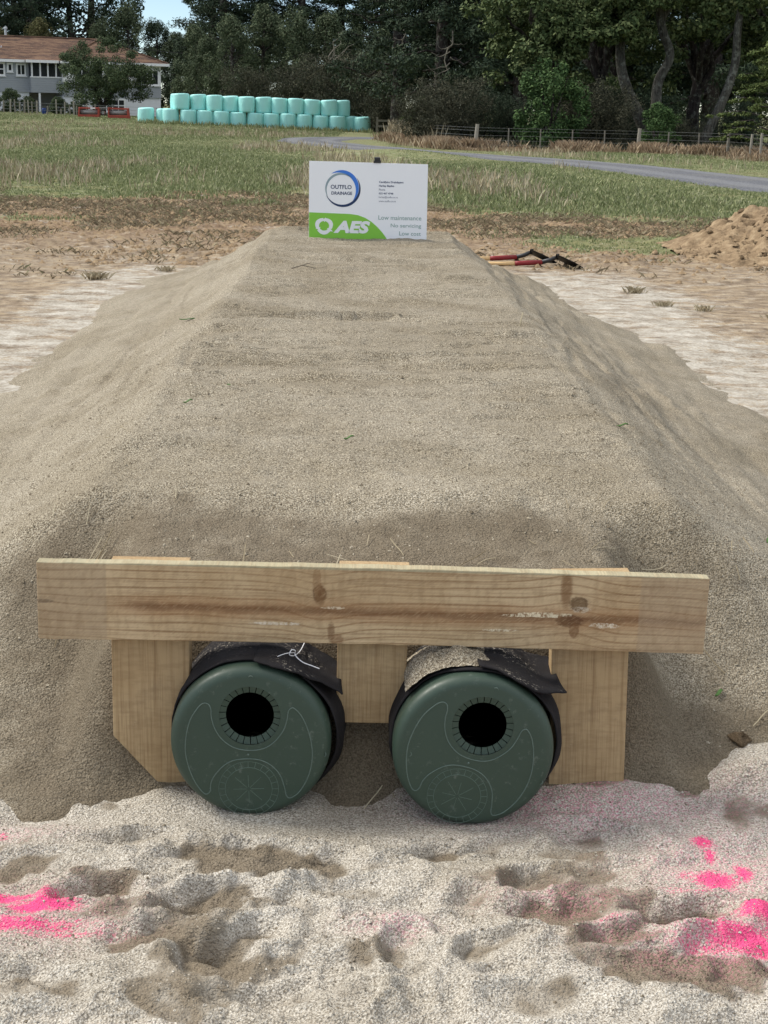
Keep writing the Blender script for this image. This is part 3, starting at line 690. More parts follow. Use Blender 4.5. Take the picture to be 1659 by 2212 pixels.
    for i in range(nu):
        u = i / (nu - 1)
        for j in range(nv):
            v = j / (nv - 1)
            a0 = math.radians(88 - 40 * min(u * 1.6, 1)); r = CAP_R + .010 + .006 * u
            x = r * math.cos(a0); z = r * math.sin(a0)
            if u > .625: t = (u - .625) / .375; x += .062 * t * (1 - .25 * v); z += -.030 * t + (.014 * t * t if right else -.004 * t)
            y = .006 + .30 * v + .018 * (1 - v) * math.sin(u * 5 + seed) * .6 + .012 * u * (1 - v)
            z += .004 * math.sin(v * 9 + u * 7 + seed) + .003 * float(vnoise(i * .7, j * .7, seed))
            V.append((x, y, z))
    for i in range(nu - 1):
        for j in range(nv - 1): a = i*nv+j; Fq.append((a, a+nv, a+nv+1, a+1))
    fl.add(V, Fq); fo = fl.build('fabric_flap', M['fabric'], root, smooth=True)
    sm_ = fo.modifiers.new('thick', 'SOLIDIFY'); sm_.thickness = .003; sm_.offset = 0
    return root
pl = make_pipe(-.190, 2.764, R(-1), 3, 'left green capped drain pipe with a white thread on its black fabric', False)
pr = make_pipe(.243, 2.732, R(15), 8, 'right green capped drain pipe with sand heaped on its black fabric', True)
th = MB()
P = [(.10, .20, .143), (.092, .12, .149), (.084, .075, .157), (.080, .060, .160), (.073, .050, .166), (.077, .050, .176), (.084, .056, .172), (.083, .062, .163), (.088, .055, .158), (.100, .045, .152), (.115, .040, .148), (.132, .036, .143)]
th.tube([tuple(p) for p in spline(np.array(P), 6)], .0011, 5); th.build('loose_thread', M['thread'], pl, smooth=True)
th = MB(); th.tube([tuple(p) for p in spline(np.array([(.083, .056, .168), (.070, .045, .171), (.058, .040, .169), (.050, .038, .166)]), 5)], .0007, 5); th.build('loose_thread', M['thread'], pl, smooth=True)
# sand lying on the right-hand sleeve
V = []; nu, nv = 46, 30
for i in range(nu):
    for j in range(nv):
        a = math.radians(138 - 66 * i / (nu - 1)); v = j / (nv - 1)
        y = .034 + .16 * v; e = math.sin(math.pi * i / (nu - 1))**.7 * math.sin(math.pi * min(1, v * 1.05 + .02))**.6
        e = e * (0.2 + 1.7 * float(fbm(i * .14, j * .16, 77, 3))) - .62
        r = CAP_R + .016 + .016 * e + .0016 * float(vnoise(i * 1.3, j * 1.3, 5))
        V.append((r * math.cos(a) - .012, y, r * math.sin(a)))
i = np.arange(nu - 1)[:, None] * nv + np.arange(nv - 1)[None]; Q = np.stack([i, i + 1, i + 1 + nv, i + nv], -1).reshape(-1, 4)
so = link('spilled_sand', np_mesh('spilled_sand', V, Q, M['sand'], True, {'moist_shade': np.zeros(len(V)) + .12}), None, pr.location)
tag(so, 'pale sand heaped on the black fabric of the right pipe', 'sand', kind='stuff')

# ================================================================== sign board
n = N('white_sign_board'); M['board'] = n.done(n.mix(n.noise(5, 3), (0.84, 0.86, 0.90), (0.88, 0.895, 0.92)), 0.45, None, 0.4)
def ink(name, c): return plain(name, c, 0.5, 0.04, 20)
M['ink_green'] = ink('print_lime_green', (0.235, 0.56, 0.065)); M['ink_navy'] = ink('print_navy', (0.022, 0.045, 0.12)); M['ink_blue'] = ink('print_blue', (0.055, 0.20, 0.66))
M['ink_grey'] = ink('print_blue_grey', (0.27, 0.36, 0.40)); M['ink_pale'] = ink('print_grey_green', (0.30, 0.42, 0.40)); M['ink_white'] = ink('print_white', (0.80, 0.82, 0.84)); M['ink_dark'] = ink('print_dark_grey', (0.12, 0.13, 0.20))
SX, SZ, SW = -.338, .981, .000582           # left edge, top edge, metres per unit of the layout below
lx = lambda a: (a - 98) * SW
lz = lambda b: -(b - 130) * SW * 1.0
sg = tag(empty('advertising_sign', (SX, 11.10, SZ)), 'white printed sign board pushed into the far end of the sand mound', 'sign')
b = MB(); b.prism_xz([(0, -.62), (.846, -.628), (.842, -.008), (0.0, 0.0)], -.003, .003); b.build('board', M['board'], sg, bevel=.0008)
YS = -.0042
def flat(name, P, mat, y=YS, parent=None):
    m_ = MB(); m_.prism_xz(P, y, y + .0008); return m_.build(name, mat, parent or sg)
def strip(name, A, B, mat, y=YS):
    m_ = MB(); k = len(A); V = [(x, y, z) for x, z in A] + [(x, y, z) for x, z in B] + [(x, y + .0008, z) for x, z in A] + [(x, y + .0008, z) for x, z in B]; F = []
    for i in range(k - 1): F += [(i, i + 1, k + i + 1, k + i), (2*k + i, 3*k + i, 3*k + i + 1, 2*k + i + 1)]
    m_.add(V, F); return m_.build(name, mat, sg)
curve = [(600, 756), (700, 768), (790, 800), (870, 848), (940, 908), (1000, 970), (1045, 1030), (1085, 1090), (1100, 1150)]
gp = [(99, 1150)] + curve[::-1] + [(99, 745)]
flat('green_panel', [(lx(a) + .001, lz(b)) for a, b in gp], M['ink_green'])
def crescent(name, cx, cy, Ro, tm, a0, a1, mat):
    A = []; B = []
    for t in np.linspace(0, 1, 40):
        a = math.radians(a0 + (a1 - a0) * t); th_ = tm * math.sin(math.pi * t)**.85 + 1
        A.append((lx(cx + Ro * math.cos(a)), lz(cy - Ro * math.sin(a)))); B.append((lx(cx + (Ro - th_) * math.cos(a)), lz(cy - (Ro - th_) * math.sin(a))))
    if a1 > a0: A, B = B, A
    return strip(name, A, B, mat)
crescent('logo_arc', 498, 440, 208, 48, 128, -48, M['ink_blue'])
crescent('logo_arc', 482, 452, 186, 26, 42, 216, M['ink_grey'])
crescent('logo_arc', 512, 458, 216, 30, 200, 398, M['ink_navy'])
DG = bpy.context.evaluated_depsgraph_get()
def text(s, x0, x1, y0, y1, mat, bold=0.0, shear=0.0, y=YS, sub=None):
    cu = bpy.data.curves.new('lettering', 'FONT'); cu.body = s; cu.size = 1; cu.offset = bold; cu.shear = shear; cu.extrude = 0.0; cu.resolution_u = 3
    to = bpy.data.objects.new('lettering_curve', cu); COL.objects.link(to)
    bpy.context.view_layer.update(); dg = bpy.context.evaluated_depsgraph_get()
    me = bpy.data.meshes.new_from_object(to.evaluated_get(dg)); bpy.data.objects.remove(to)
    co = np.zeros(len(me.vertices) * 3, np.float32); me.vertices.foreach_get('co', co); co = co.reshape(-1, 3)
    lo, hi = co.min(0), co.max(0)
    u = (co[:, 0] - lo[0]) / (hi[0] - lo[0]); v = (co[:, 1] - lo[1]) / (hi[1] - lo[1])
    out = np.c_[lx(x0) + u * (lx(x1) - lx(x0)), np.full(len(u), y), lz(y1) + v * (lz(y0) - lz(y1))]
    me.vertices.foreach_set('co', out.astype(np.float32).ravel()); me.update(); me.name = 'lettering'
    me.materials.clear(); me.materials.append(mat)
    return link('lettering', me, sg)
text('OUTFLO', 362, 618, 408, 458, M['ink_navy'], .018); text('DRAINAGE', 372, 626, 488, 527, M['ink_navy'], .022)
text('AES', 402, 852, 838, 990, M['ink_white'], .055, .22, YS - .001)
for s, x1, a, b_, m_, bo in [('Certifying Drainlayers', 1250, 352, 384, 'ink_navy', .02), ('Harley Bayliss', 1138, 398, 428, 'ink_navy', .02), ('Phone', 1028, 444, 468, 'ink_dark', 0), ('022 467 4748', 1128, 490, 512, 'ink_navy', .02), ('harley@outflo.co.nz', 1186, 534, 562, 'ink_dark', 0), ('www.outflo.co.nz', 1162, 582, 604, 'ink_dark', 0)]:
    text(s, 952, x1, a, b_, M[m_], bo)
text('Low maintenance', 952, 1480, 765, 818, M['ink_pale'], .008); text('No servicing', 1105, 1480, 862, 922, M['ink_pale'], .008)
text('Low cost', 1212, 1478, 955, 1005, M['ink_pale'], .008); text('www.et.nz', 1160, 1478, 1050, 1092, M['ink_pale'], .008)
# recycling ring: three white arrow segments round a green centre, with a tail like a Q
cx, cy = 286, 905
for k in range(3):
    a0 = 95 + 120 * k; A = []; B = []
    for t in np.linspace(0, 1, 16):
        a = math.radians(a0 + 104 * t); wob_ = 1 + .06 * math.sin(3 * a)
        A.append((lx(cx + 108 * wob_ * math.cos(a)), lz(cy - 100 * wob_ * math.sin(a)))); B.append((lx(cx + 62 * math.cos(a)), lz(cy - 58 * math.sin(a))))
    strip('logo_arrow', B, A, M['ink_white'], YS - .001)
    a = math.radians(a0 + 104); a2 = math.radians(a0 + 128)
    tri = [(cx + 112 * math.cos(a), cy - 104 * math.sin(a)), (cx + 78 * math.cos(a2), cy - 74 * math.sin(a2)), (cx + 46 * math.cos(a), cy - 44 * math.sin(a))]
    T3 = [(lx(p), lz(q)) for p, q in tri]; ar = sum(T3[i][0]*T3[(i+1) % 3][1] - T3[(i+1) % 3][0]*T3[i][1] for i in range(3))
    flat('logo_arrow', T3 if ar > 0 else T3[::-1], M['ink_white'], YS - .0012)
flat('logo_arrow', [(lx(p), lz(q)) for p, q in [(310, 962), (395, 972), (352, 925)]], M['ink_white'], YS - .0014)
M['steel'] = plain('dull_dark_steel', (0.05, 0.05, 0.052), 0.5, .3, 30, .4, .6)
b = MB(); b.box(.470, .504, .008, .040, -.75, .030); b.build('stake', M['steel'], sg, bevel=.003)
b = MB(); b.box(.456, .508, -.010, .046, -.006, .012); b.box(.462, .502, -.012, .048, .012, .034); b.build('clip', M['steel'], sg, bevel=.003)

# ================================================================== shovels
M['ash'] = plain('pale_ash_handle', (0.66, 0.45, 0.22), .5, .12, 20); M['redgrip'] = plain('scuffed_dark_red_paint', (0.23, 0.022, 0.025), .5, .35, 45); M['blade'] = plain('worn_black_shovel_steel', (0.018, 0.018, 0.018), .5, .4, 30, .5, .4)
def shovel(loc, rz, label):
    """lies along +x: the handle towards -x, the blade propped at +x with its tip on the ground"""
    r = tag(empty('shovel', (loc[0], loc[1], loc[2] + .01), rz), label, 'shovel', 'shovels lying beside the mound'); r.rotation_euler = (R(-15), 0, rz)
    b = MB(); b.tube([(-1.15, 0, .030), (-.5, 0, .040), (-.33, 0, .047)], [.017, .018, .019], 12); b.build('handle', M['ash'], r, smooth=True)
    b = MB(); b.tube([(-.345, 0, .0465), (-.30, 0, .049), (-.10, 0, .064)], [.0215, .022, .021], 12); b.build('socket', M['redgrip'], r, smooth=True)
    b = MB(); b.tube([(-.11, 0, .063), (-.03, 0, .085), (.01, 0, .105), (.05, 0, .108)], [.0205, .019, .018, .010], 12); b.build('neck', M['steel'], r, smooth=True)
    V = []; F = []; nu, nv = 12, 9
    for i in range(nu):
        u = i / (nu - 1)
        wd = .115 * (1 - .5 * max(0, u - .55)**2 / .2) if u < 1 else .06
        for j in range(nv):
            v = -1 + 2 * j / (nv - 1)
            V.append((.025 + .24 * u, v * wd, .112 - .104 * u**1.05 - .020 * (1 - v * v) * math.sin(math.pi * min(1, u + .15)) * .6 + .006))
    for i in range(nu - 1):
        for j in range(nv - 1): a = i*nv+j; F.append((a, a+nv, a+nv+1, a+1))
    b = MB(); b.add(V, F); o = b.build('blade', M['blade'], r, smooth=True); s_ = o.modifiers.new('t', 'SOLIDIFY'); s_.thickness = .004
    b = MB(); b.box(.015, .045, -.112, .112, .116, .124); b.build('tread', M['blade'], r, bevel=.002)
    return r
zz = float(terrain(1.8, 13.8))
shovel((1.775, 13.78, zz - .03), R(-4), 'front shovel lying right of the mound, its handle nearer the white sand')
shovel((1.58, 14.12, zz - .02), R(-3), 'rear shovel lying right of the mound, half hidden behind the other')

# ================================================================== dirt pile and clods
def lump(name, seed, r, flat_=.75, n=10, mat=None):
    rg = np.random.RandomState(seed); V = []; F = []
    ph = rg.uniform(0, 6.28, 6)
    rows = 7
    for i in range(rows):
        th_ = math.pi * i / (rows - 1)
        for k in range(n):
            a = 2 * math.pi * k / n
            q = 1 + .18 * math.sin(2*a + ph[0] + th_) + .13 * math.sin(3*a + ph[1] - 2*th_) + rg.uniform(-.10, .10) + .1 * math.sin(3*th_ + ph[2])
            V.append((r * q * math.sin(th_) * math.cos(a), r * q * math.sin(th_) * math.sin(a) * .85, r * flat_ * q * math.cos(th_)))
    for i in range(rows - 1):
        for k in range(n): F.append((i*n+k, (i+1)*n+k, (i+1)*n+(k+1) % n, i*n+(k+1) % n))
    me = bpy.data.meshes.new(name); me.from_pydata(V, [], F); me.materials.append(mat or M['soil']); me.update(); return me
LUMPS = [lump('clod', s, 1.0, .75) for s in range(5)]
def pile_h(x, y):
    c = np.exp(-(np.maximum(np.abs((x - 4.95) * .9 + (y - 15.6) * .12) - .25, 0) / .95)**2 - ((y - 15.4) / 1.15)**2) * .56
    t = np.exp(-((x - 4.0) / .38)**2 - ((y - 16.6) / .75)**2) * .12
    f = np.exp(-((x - 4.3) / .5)**2 - ((y - 14.3) / .6)**2) * .10
    h = c + t + f
    return h + (0.26 * (fbm(x * 2.6, y * 2.6, 131, 4) - .5) + .16 * (fbm(x * 8, y * 8, 133, 4) - .5)) * np.clip(h * 5, 0, 1) - .05
dp = tag(empty('dirt_pile', (4.9, 15.4, 0)), 'heap of dug brown clay soil at the right edge of the field', 'dirt pile')
px_ = np.arange(-1.7, 2.2, .025); py_ = np.arange(-2.6, 2.8, .03); X, Y = np.meshgrid(px_, py_); X = X.ravel(); Y = Y.ravel()
link('heap', np_mesh('heap', np.c_[X, Y, pile_h(X + 4.9, Y + 15.4) + terrain(X + 4.9, Y + 15.4) * .5], grid_quads(len(px_), len(py_)), M['soil'], True), dp)
rg = random.Random(5); cnt = 0
while cnt < 290:
    x = rg.uniform(3.5, 6.6); y = rg.uniform(13.2, 17.8); h = float(pile_h(x, y))
    if h < -.03 and rg.random() > .06: continue
    s_ = rg.choice([.014, .016, .018, .022, .028, .035]) * rg.uniform(.8, 1.2)
    o = link('clod', LUMPS[cnt % 5], dp); o.location = (x - 4.9, y - 15.4, max(h, 0) + s_ * .25); o.scale = (s_ * rg.uniform(.9, 1.5), s_ * rg.uniform(.8, 1.2), s_)
    o.rotation_euler = (rg.uniform(-.5, .5), rg.uniform(-.5, .5), rg.uniform(0, 6.3)); cnt += 1
# loose crumbs of soil over the dug ground: far too many to count
rs = np.random.RandomState(7); nC = 17000
cxs = rs.uniform(-6.5, 6.8, nC * 3); cys = 12.6 + rs.power(1.3, nC * 3) * 12.5
ok = (white_mask(cxs, cys) < .3) & (rs.rand(nC * 3) < (.25 + 1.2 * sstep(-.02, .05, pile_h(cxs, cys)) + .9 * sstep(.45, .65, fbm(cxs * .7, cys * .7, 141, 3)))) & (grass_mask(cxs, cys) < .8)
cxs, cys = cxs[ok][:nC], cys[ok][:nC]; nC = len(cxs)
sz = .008 + .034 * rs.rand(nC)**4; base = np.array([(1,0,0),(0,1,0),(-1,0,0),(0,-1,0),(0,0,.8),(.4,.4,.55)], float)
V = base[None] * (sz[:, None, None] * (.7 + .7 * rs.rand(nC, 6, 1))); a = rs.uniform(0, 6.28, nC); ca, sa = np.cos(a)[:, None], np.sin(a)[:, None]
V = np.stack([V[..., 0] * ca - V[..., 1] * sa, V[..., 0] * sa + V[..., 1] * ca, V[..., 2]], -1)
V[..., 0] += cxs[:, None]; V[..., 1] += cys[:, None]; V[..., 2] += np.maximum(terrain(cxs, cys), pile_h(cxs, cys) + terrain(cxs, cys) * .5)[:, None]
fc = np.array([(0,5,4),(5,1,4),(1,2,4),(2,3,4),(3,0,4),(0,1,5)]); Q = (np.arange(nC)[:, None, None] * 6 + fc[None]).reshape(-1, 3)
tag(link('soil_crumbs', np_mesh('soil_crumbs', V.reshape(-1, 3), Q, M['soil'])), 'loose brown soil crumbs scattered over the dug ground', 'soil', kind='stuff')
o = link('dirt_clod', LUMPS[2], None, (.825, 2.975, .085)); o.scale = (.026, .024, .024); o.rotation_euler = (.3, .2, 1); tag(o, 'single brown dirt clod on the sand right of the timber frame', 'dirt clod')

# ================================================================== grasses and straw
def blade_mat(name, stops, rough=.7, trans=0.0):
    n = N(name); c = n.ramp(n.island(), stops); return n.done(c, rough, None, .2)
M['grass'] = blade_mat('pasture_grass', [(0, (.125, .150, .062)), (.4, (.205, .238, .105)), (.75, (.29, .31, .155)), (1, (.42, .405, .255))])
M['straw'] = blade_mat('dry_straw', [(0, (.24, .19, .115)), (.5, (.38, .32, .21)), (1, (.53, .47, .34))])
M['rust_grass'] = blade_mat('russet_dry_grass', [(0, (.19, .13, .08)), (.5, (.33, .24, .155)), (1, (.48, .38, .26))])
M['deadgrass'] = blade_mat('flattened_dead_grass', [(0, (.13, .10, .06)), (.5, (.25, .20, .125)), (.85, (.38, .32, .21)), (1, (.16, .18, .08))])
def blades(name, x, y, z, hgt, wid, lean, mat, rs, per=4, spread=.05, label=None, cat='grass', two=True):
    n_ = len(x); x = np.repeat(x, per); y = np.repeat(y, per); z = np.repeat(z, per); h = np.repeat(hgt, per) * rs.uniform(.45, 1.15, n_ * per); wd = np.repeat(wid, per) * rs.uniform(.7, 1.3, n_ * per)
    k = n_ * per; sp = np.repeat(spread, per) if np.ndim(spread) else spread
    bx = x + rs.normal(0, 1, k) * sp; by = y + rs.normal(0, 1, k) * sp
    a = rs.uniform(0, 6.28, k); la = rs.uniform(0, 6.28, k); ll = lean * h * rs.uniform(.2, 1.3, k)
    dx, dy = np.cos(a) * wd, np.sin(a) * wd; ox, oy = np.cos(la) * ll, np.sin(la) * ll
    V = np.stack([np.stack([bx - dx, by - dy, z - .01], -1), np.stack([bx + dx, by + dy, z - .01], -1),
                  np.stack([bx + ox * .35 + dx * .8, by + oy * .35 + dy * .8, z + h * .6], -1), np.stack([bx + ox, by + oy, z + h], -1)], 1)
    Q = np.arange(k)[:, None] * 4 + np.array([[0, 1, 2, 3]])
    o = link(name, np_mesh(name, V.reshape(-1, 3), Q, mat)); return tag(o, label, cat, kind='stuff')
def scatter(rs, n_, y0, y1, pw=1.5, half=.31):
    """points over the paddock, thinning with distance"""
    u = rs.rand(n_); e = 2 - pw
    y = (y0**e + u * (y1**e - y0**e))**(1 / e); x = rs.uniform(-1, 1, n_) * (half * y + 2.0) + .02 * y
    return x, y
rs = np.random.RandomState(11)
x, y = scatter(rs, 150000, 14.5, 135, 1.75)
gm = grass_mask(x, y); keep = (rs.rand(len(x)) < gm**1.3) & ~on_road(x, y, -.05) & ~((y > 54 + .0 * x) & (x > 4.2 + (y - 54) * .02) & (y < 70)) & (np.abs(x - .05) > 1.6 - .5 * sstep(12, 14.5, y))
x, y = x[keep], y[keep]; tall = fbm(x * .22, y * .09, 151, 3); hh = (.026 + .060 * sstep(.40, .62, tall)) * (1 - .55 * on_road(x, y, 2.0)) * rs.uniform(.7, 1.3, len(x)); hh = hh * (1 - .45 * sstep(24, 19, y))
blades('pasture_grass', x, y, terrain(x, y), hh, .003 + .00020 * y, .6, M['grass'], rs, 6, .03 + .0022 * y, 'rough green pasture grass covering the paddock')
x, y = scatter(rs, 24000, 20, 120, 1.75); sm = fbm(x * .35, y * .10, 161, 4); keep = (sm > .53) & (grass_mask(x, y) > .6) & ~on_road(x, y, .5) & ~((y > 54) & (x > 4.2)) & (rs.rand(len(x)) < sstep(.53, .66, sm) * sstep(21, 27, y) * (1 - .6 * sstep(60, 90, y)) * (1 - .6 * sstep(2.5, 5.0, x - .06 * y)))
x, y = x[keep], y[keep]
blades('seeding_grass_stalks', x, y, terrain(x, y), .16 + .12 * rs.rand(len(x)), .0024 + .00014 * y, .35, M['straw'], rs, 4, .05 + .001 * y, 'pale dry seed stalks standing among the pasture grass')
# flattened dead grass over the dug ground
x = rs.uniform(-7, 7, 40000); y = rs.uniform(12.2, 25.5, 40000); dn = fbm(x * .8, y * .8, 171, 3); keep = (dn > .46) & (white_mask(x, y) < .35) & (grass_mask(x, y) < .9) & ((np.abs(x - .07) > 1.75) | (y > 14.6)) & (rs.rand(40000) < .25 + .75 * sstep(15, 18, y)); x, y = x[keep], y[keep]
blades('trampled_dead_grass', x, y, terrain(x, y), .02 + .035 * rs.rand(len(x)), np.full(len(x), .0017), 1.9, M['deadgrass'], rs, 4, .06, 'flattened dead grass on the dug brown clay', 'dead grass')
# tussocks on the white spill
TU = [(-2.05, 12.15, 60, .07, .10), (-2.55, 9.75, 60, .09, .10), (2.18, 11.95, 46, .06, .08), (2.50, 10.9, 30, .05, .09), (2.25, 11.1, 26, .045, .08), (-2.8, 10.2, 60, .07, .14), (-1.6, 13.0, 24, .05, .10), (2.9, 10.5, 20, .04, .08)]
for i, (tx, ty, k, hh_, sp_) in enumerate(TU):
    xx = np.full(k, tx); yy = np.full(k, ty)
    o = blades('dead_grass_tussock', xx, yy, terrain(xx, yy), np.full(k, hh_ * .85), np.full(k, .0014), 1.2, M['straw'], rs, 3, sp_ * .34)
    del o['kind']; tag(o, ['dead grass tussock at the far corner of the left white sand', 'tall dead grass tussock on the left white sand near the picture edge', 'round dead grass tussock in the middle of the right white sand', 'thin dead grass wisp right of the round tussock on white sand', 'low dead grass wisp below the round tussock on white sand', 'wide dead grass tussock at the far left picture edge', 'small dead grass tuft where the clay meets the left white sand', 'tiny dead grass wisp at the clay edge right of the mound'][i], 'grass tussock', 'dead grass tussocks beside the mound')
# straw, twigs and leaves on the sand
M['leaf'] = plain('fresh_green_leaf', (0.06, 0.14, 0.03), .6)
def straw_at(x, y, ln, ang, z=None, r=.0012, rise=.01, hf=mound_h):
    z0 = float(hf(np.array([x]), np.array([y]))[0] if hf is mound_h else bed_h(np.array([x]), np.array([y]))[0][0]) + .004
    P = []
    for t in np.linspace(-.5, .5, 5):
        xx = x + math.cos(ang) * ln * t; yy = y + math.sin(ang) * ln * t
        zz_ = float(hf(np.array([xx]), np.array([yy]))[0] if hf is mound_h else bed_h(np.array([xx]), np.array([yy]))[0][0])
        P.append((xx, yy, max(zz_ + .003, z0 - .02) + rise * (t + .5)))
    return P
b = MB(); rr = random.Random(9)
for i in range(34):
    x = rr.uniform(-.75, .95); y = rr.choice([rr.uniform(3.1, 3.5), rr.uniform(3.4, 5)]); b.tube(straw_at(x, y, rr.uniform(.02, .07), rr.uniform(0, 3.1), rise=rr.uniform(.002, .012)), .0009, 5)
for (x, y, l_, a_) in [(.26, 3.14, .07, .5), (.10, 3.2, .05, 2.2), (.29, 3.13, .04, .1), (-.03, 3.13, .045, 1.3), (.62, 3.2, .06, 2.2), (.88, 3.02, .05, .6), (-.23, 3.16, .05, 1.5), (.05, 2.83, .06, .8), (.10, 2.82, .04, 2.0), (.80, 3.15, .06, 2.4)]: b.tube(straw_at(x, y, l_, a_, rise=.015), .0012, 5)
o = b.build('straw_bits', M['straw']); tag(o, 'scattered bits of straw on the sand mound', 'straw', kind='stuff')
b = MB()
for i in range(12): b.tube(straw_at(-.60 + rr.uniform(-.02, .03), 3.28 + rr.uniform(-.03, .03), rr.uniform(.07, .13), .75 + rr.uniform(-.3, .3), rise=.022), .0012, 5)
tag(b.build('straw_wisp', M['straw']), 'small bundle of dry straw on the left shoulder above the rail', 'straw')
def leaf(x, y, ln, ang, label):
    b = MB(); z = float(mound_h(np.array([x]), np.array([y]))[0]) + .012; c, s = math.cos(ang), math.sin(ang); V = []; F = []
    for i, t in enumerate(np.linspace(-.5, .5, 7)):
        w_ = ln * .13 * math.sin(math.pi * (t + .5)) + .0006
        for v in (-1, 0, 1): V.append((x + c * ln * t - s * w_ * v, y + s * ln * t + c * w_ * v, z - .006 + .003 * abs(v) + .004 * math.sin(t * 5)))
    for i in range(6):
        for k in range(2): a = i*3+k; F.append((a, a+3, a+4, a+1))
    b.add(V, F); o = b.build('leaf', M['leaf'], smooth=True); s_ = o.modifiers.new('t', 'SOLIDIFY'); s_.thickness = .0008; tag(o, label, 'leaf', 'green leaves on the mound')
leaf(-.76, 7.0, .09, -.25, 'long green grass blade lying on the left shoulder of the mound'); leaf(-.01, 4.06, .028, .3, 'small green leaf in the middle of the mound'); leaf(.78, 4.33, .035, -.1, 'green leaf on the right crest of the mound'); leaf(-.50, 4.56, .028, .4, 'green leaf on the left side of the mound top'); leaf(-.40, 4.9, .03, 2.4, 'folded green leaf near the middle left of the mound top'); leaf(1.07, 3.75, .03, 1.2, 'green leaf at the right picture edge on the mound flank'); leaf(.80, 3.08, .028, .8, 'dark green leaf by the right end of the rail')
b = MB(); z = float(mound_h(np.array([.70]), np.array([6.45]))[0]); b.tube([(.70, 6.45, z - .02), (.703, 6.45, z + .03), (.712, 6.455, z + .075)], [.0035, .003, .002], 6); tag(b.build('twig', M['straw'], smooth=True), 'short twig standing upright on the right crest of the mound', 'twig')
b = MB(); z = float(mound_h(np.array([-.28]), np.array([8.7]))[0]); b.tube([(-.36, 8.68, z + .004), (-.30, 8.71, z + .02), (-.22, 8.69, z + .006)], [.003, .003, .0015], 6); b.tube([(-.30, 8.71, z + .02), (-.27, 8.74, z + .028), (-.24, 8.76, z + .02)], [.002, .002, .001], 5); tag(b.build('twig', plain('grey_twig', (.12, .1, .075)), smooth=True), 'forked grey twig lying across the far part of the mound', 'twig')

# coarser grains and crumbs of sand lying loose on the surface
rs = np.random.RandomState(19)
def crumbs(name, x, y, z, sz, mat, moist_shade, label):
    k = len(x); V = base[None] * (sz[:, None, None] * (.6 + .8 * rs.rand(k, 6, 1))); a = rs.uniform(0, 6.28, k); ca, sa = np.cos(a)[:, None], np.sin(a)[:, None]
    V = np.stack([V[..., 0] * ca - V[..., 1] * sa + x[:, None], V[..., 0] * sa + V[..., 1] * ca + y[:, None], V[..., 2] + z[:, None]], -1).reshape(-1, 3)
    Q = (np.arange(k)[:, None, None] * 6 + fc[None]).reshape(-1, 3)
    at_ = {'moist_shade': np.repeat(moist_shade, 6)}
    if mat == 'bed': at_.update(pink=np.zeros(k * 6), mist=np.zeros(k * 6))
    tag(link(name, np_mesh(name, V, Q, M[mat], False, at_)), label, 'sand', kind='stuff')
x = rs.uniform(-1.15, 1.25, 26000); y = 2.95 + rs.power(.8, 26000) * 4.2; z = mound_h(x, y); ok = (z > .03) & ~((y < 3.06) & (np.abs(x - .05) < .7)) & (np.hypot(x + .19, z - .157) > .16) & (np.hypot(x - .243, z - .157) > .16); x, y, z = x[ok], y[ok], z[ok]
crumbs('loose_sand_grains', x, y, z - .0005, .0011 + .0048 * rs.rand(len(x))**9, 'sand', rs.choice([0., .2, .75], len(x), p=[.6, .2, .2]), 'coarse loose grains on the sand mound')
x = rs.uniform(-.85, .95, 26000); y = rs.uniform(1.95, 2.9, 26000); z = bed_h(x, y)[0]; ok = np.ones(len(x), bool)
for cx_ in (-.19, .243): ok &= ~((np.abs(x - cx_) < .17) & (y > 2.72))
x, y, z = x[ok], y[ok], z[ok]
crumbs('loose_pale_grains', x, y, z - .0005, .0010 + .0028 * rs.rand(len(x))**6, 'bed', np.clip(bed_h(x, y)[1] + rs.choice([0., .2, .8], len(x), p=[.65, .15, .2]), 0, 1), 'coarse loose grains on the pale trampled sand')

# ================================================================== wrapped bales
def bale_mat():
    n = N('aqua_bale_wrap'); c = n.mix(n.noise(2.5, 4), (0.35, 0.74, 0.70), (0.43, 0.81, 0.77)); c = n.mix(n.math('MULTIPLY', n.orand(), .25), c, (.31, .69, .645))
    w_ = n.noise(7, 4, .6, n.obj((1, 1, .5))); return n.done(c, .38, n.bump(w_, .03, .5, n.bump(n.noise(30, 3), .010, .5)), .3)
M['bale'] = bale_mat()
def bale_mesh(seed):
    rg = np.random.RandomState(seed); n_ = 40; prof = []; Rb, H = .515, .97
    for a in np.linspace(0, math.pi / 2, 6): prof.append((Rb - .10 + .10 * math.sin(a) , .10 - .10 * math.cos(a)))
    for t in np.linspace(.15, .85, 6): prof.append((Rb + .018 * math.sin(math.pi * t), .10 + (H - .2) * t))
    for a in np.linspace(0, math.pi / 2, 6): prof.append((Rb - .10 + .10 * math.cos(a), H - .10 + .10 * math.sin(a)))
    prof += [(.30, H + .004), (.16, H - .025), (.0, H - .05)]; prof = [(0, 0.0)] + prof
    V = []; F = []; p = rg.uniform(0, 6.28, 5)
    for i, (r, h) in enumerate(prof):
        for k in range(n_):
            a = 2*math.pi*k/n_; q = 1 + .018 * math.sin(2*a + p[0]) + .012 * math.sin(3*a + p[1] + h*2) + .010 * math.sin(7*a + p[2])*math.sin(h*5 + p[3])
            V.append((r*q*math.cos(a), r*q*math.sin(a), h * (1 + .02 * math.sin(a + p[4]))))
    for i in range(len(prof) - 1):
        for k in range(n_): F.append((i*n_+k, i*n_+(k+1) % n_, (i+1)*n_+(k+1) % n_, (i+1)*n_+k))
    me = bpy.data.meshes.new('bale'); me.from_pydata(V, [], F); me.materials.append(M['bale']); me.polygons.foreach_set('use_smooth', [True]*len(F)); me.update(); return me
BM_ = [bale_mesh(s) for s in range(4)]
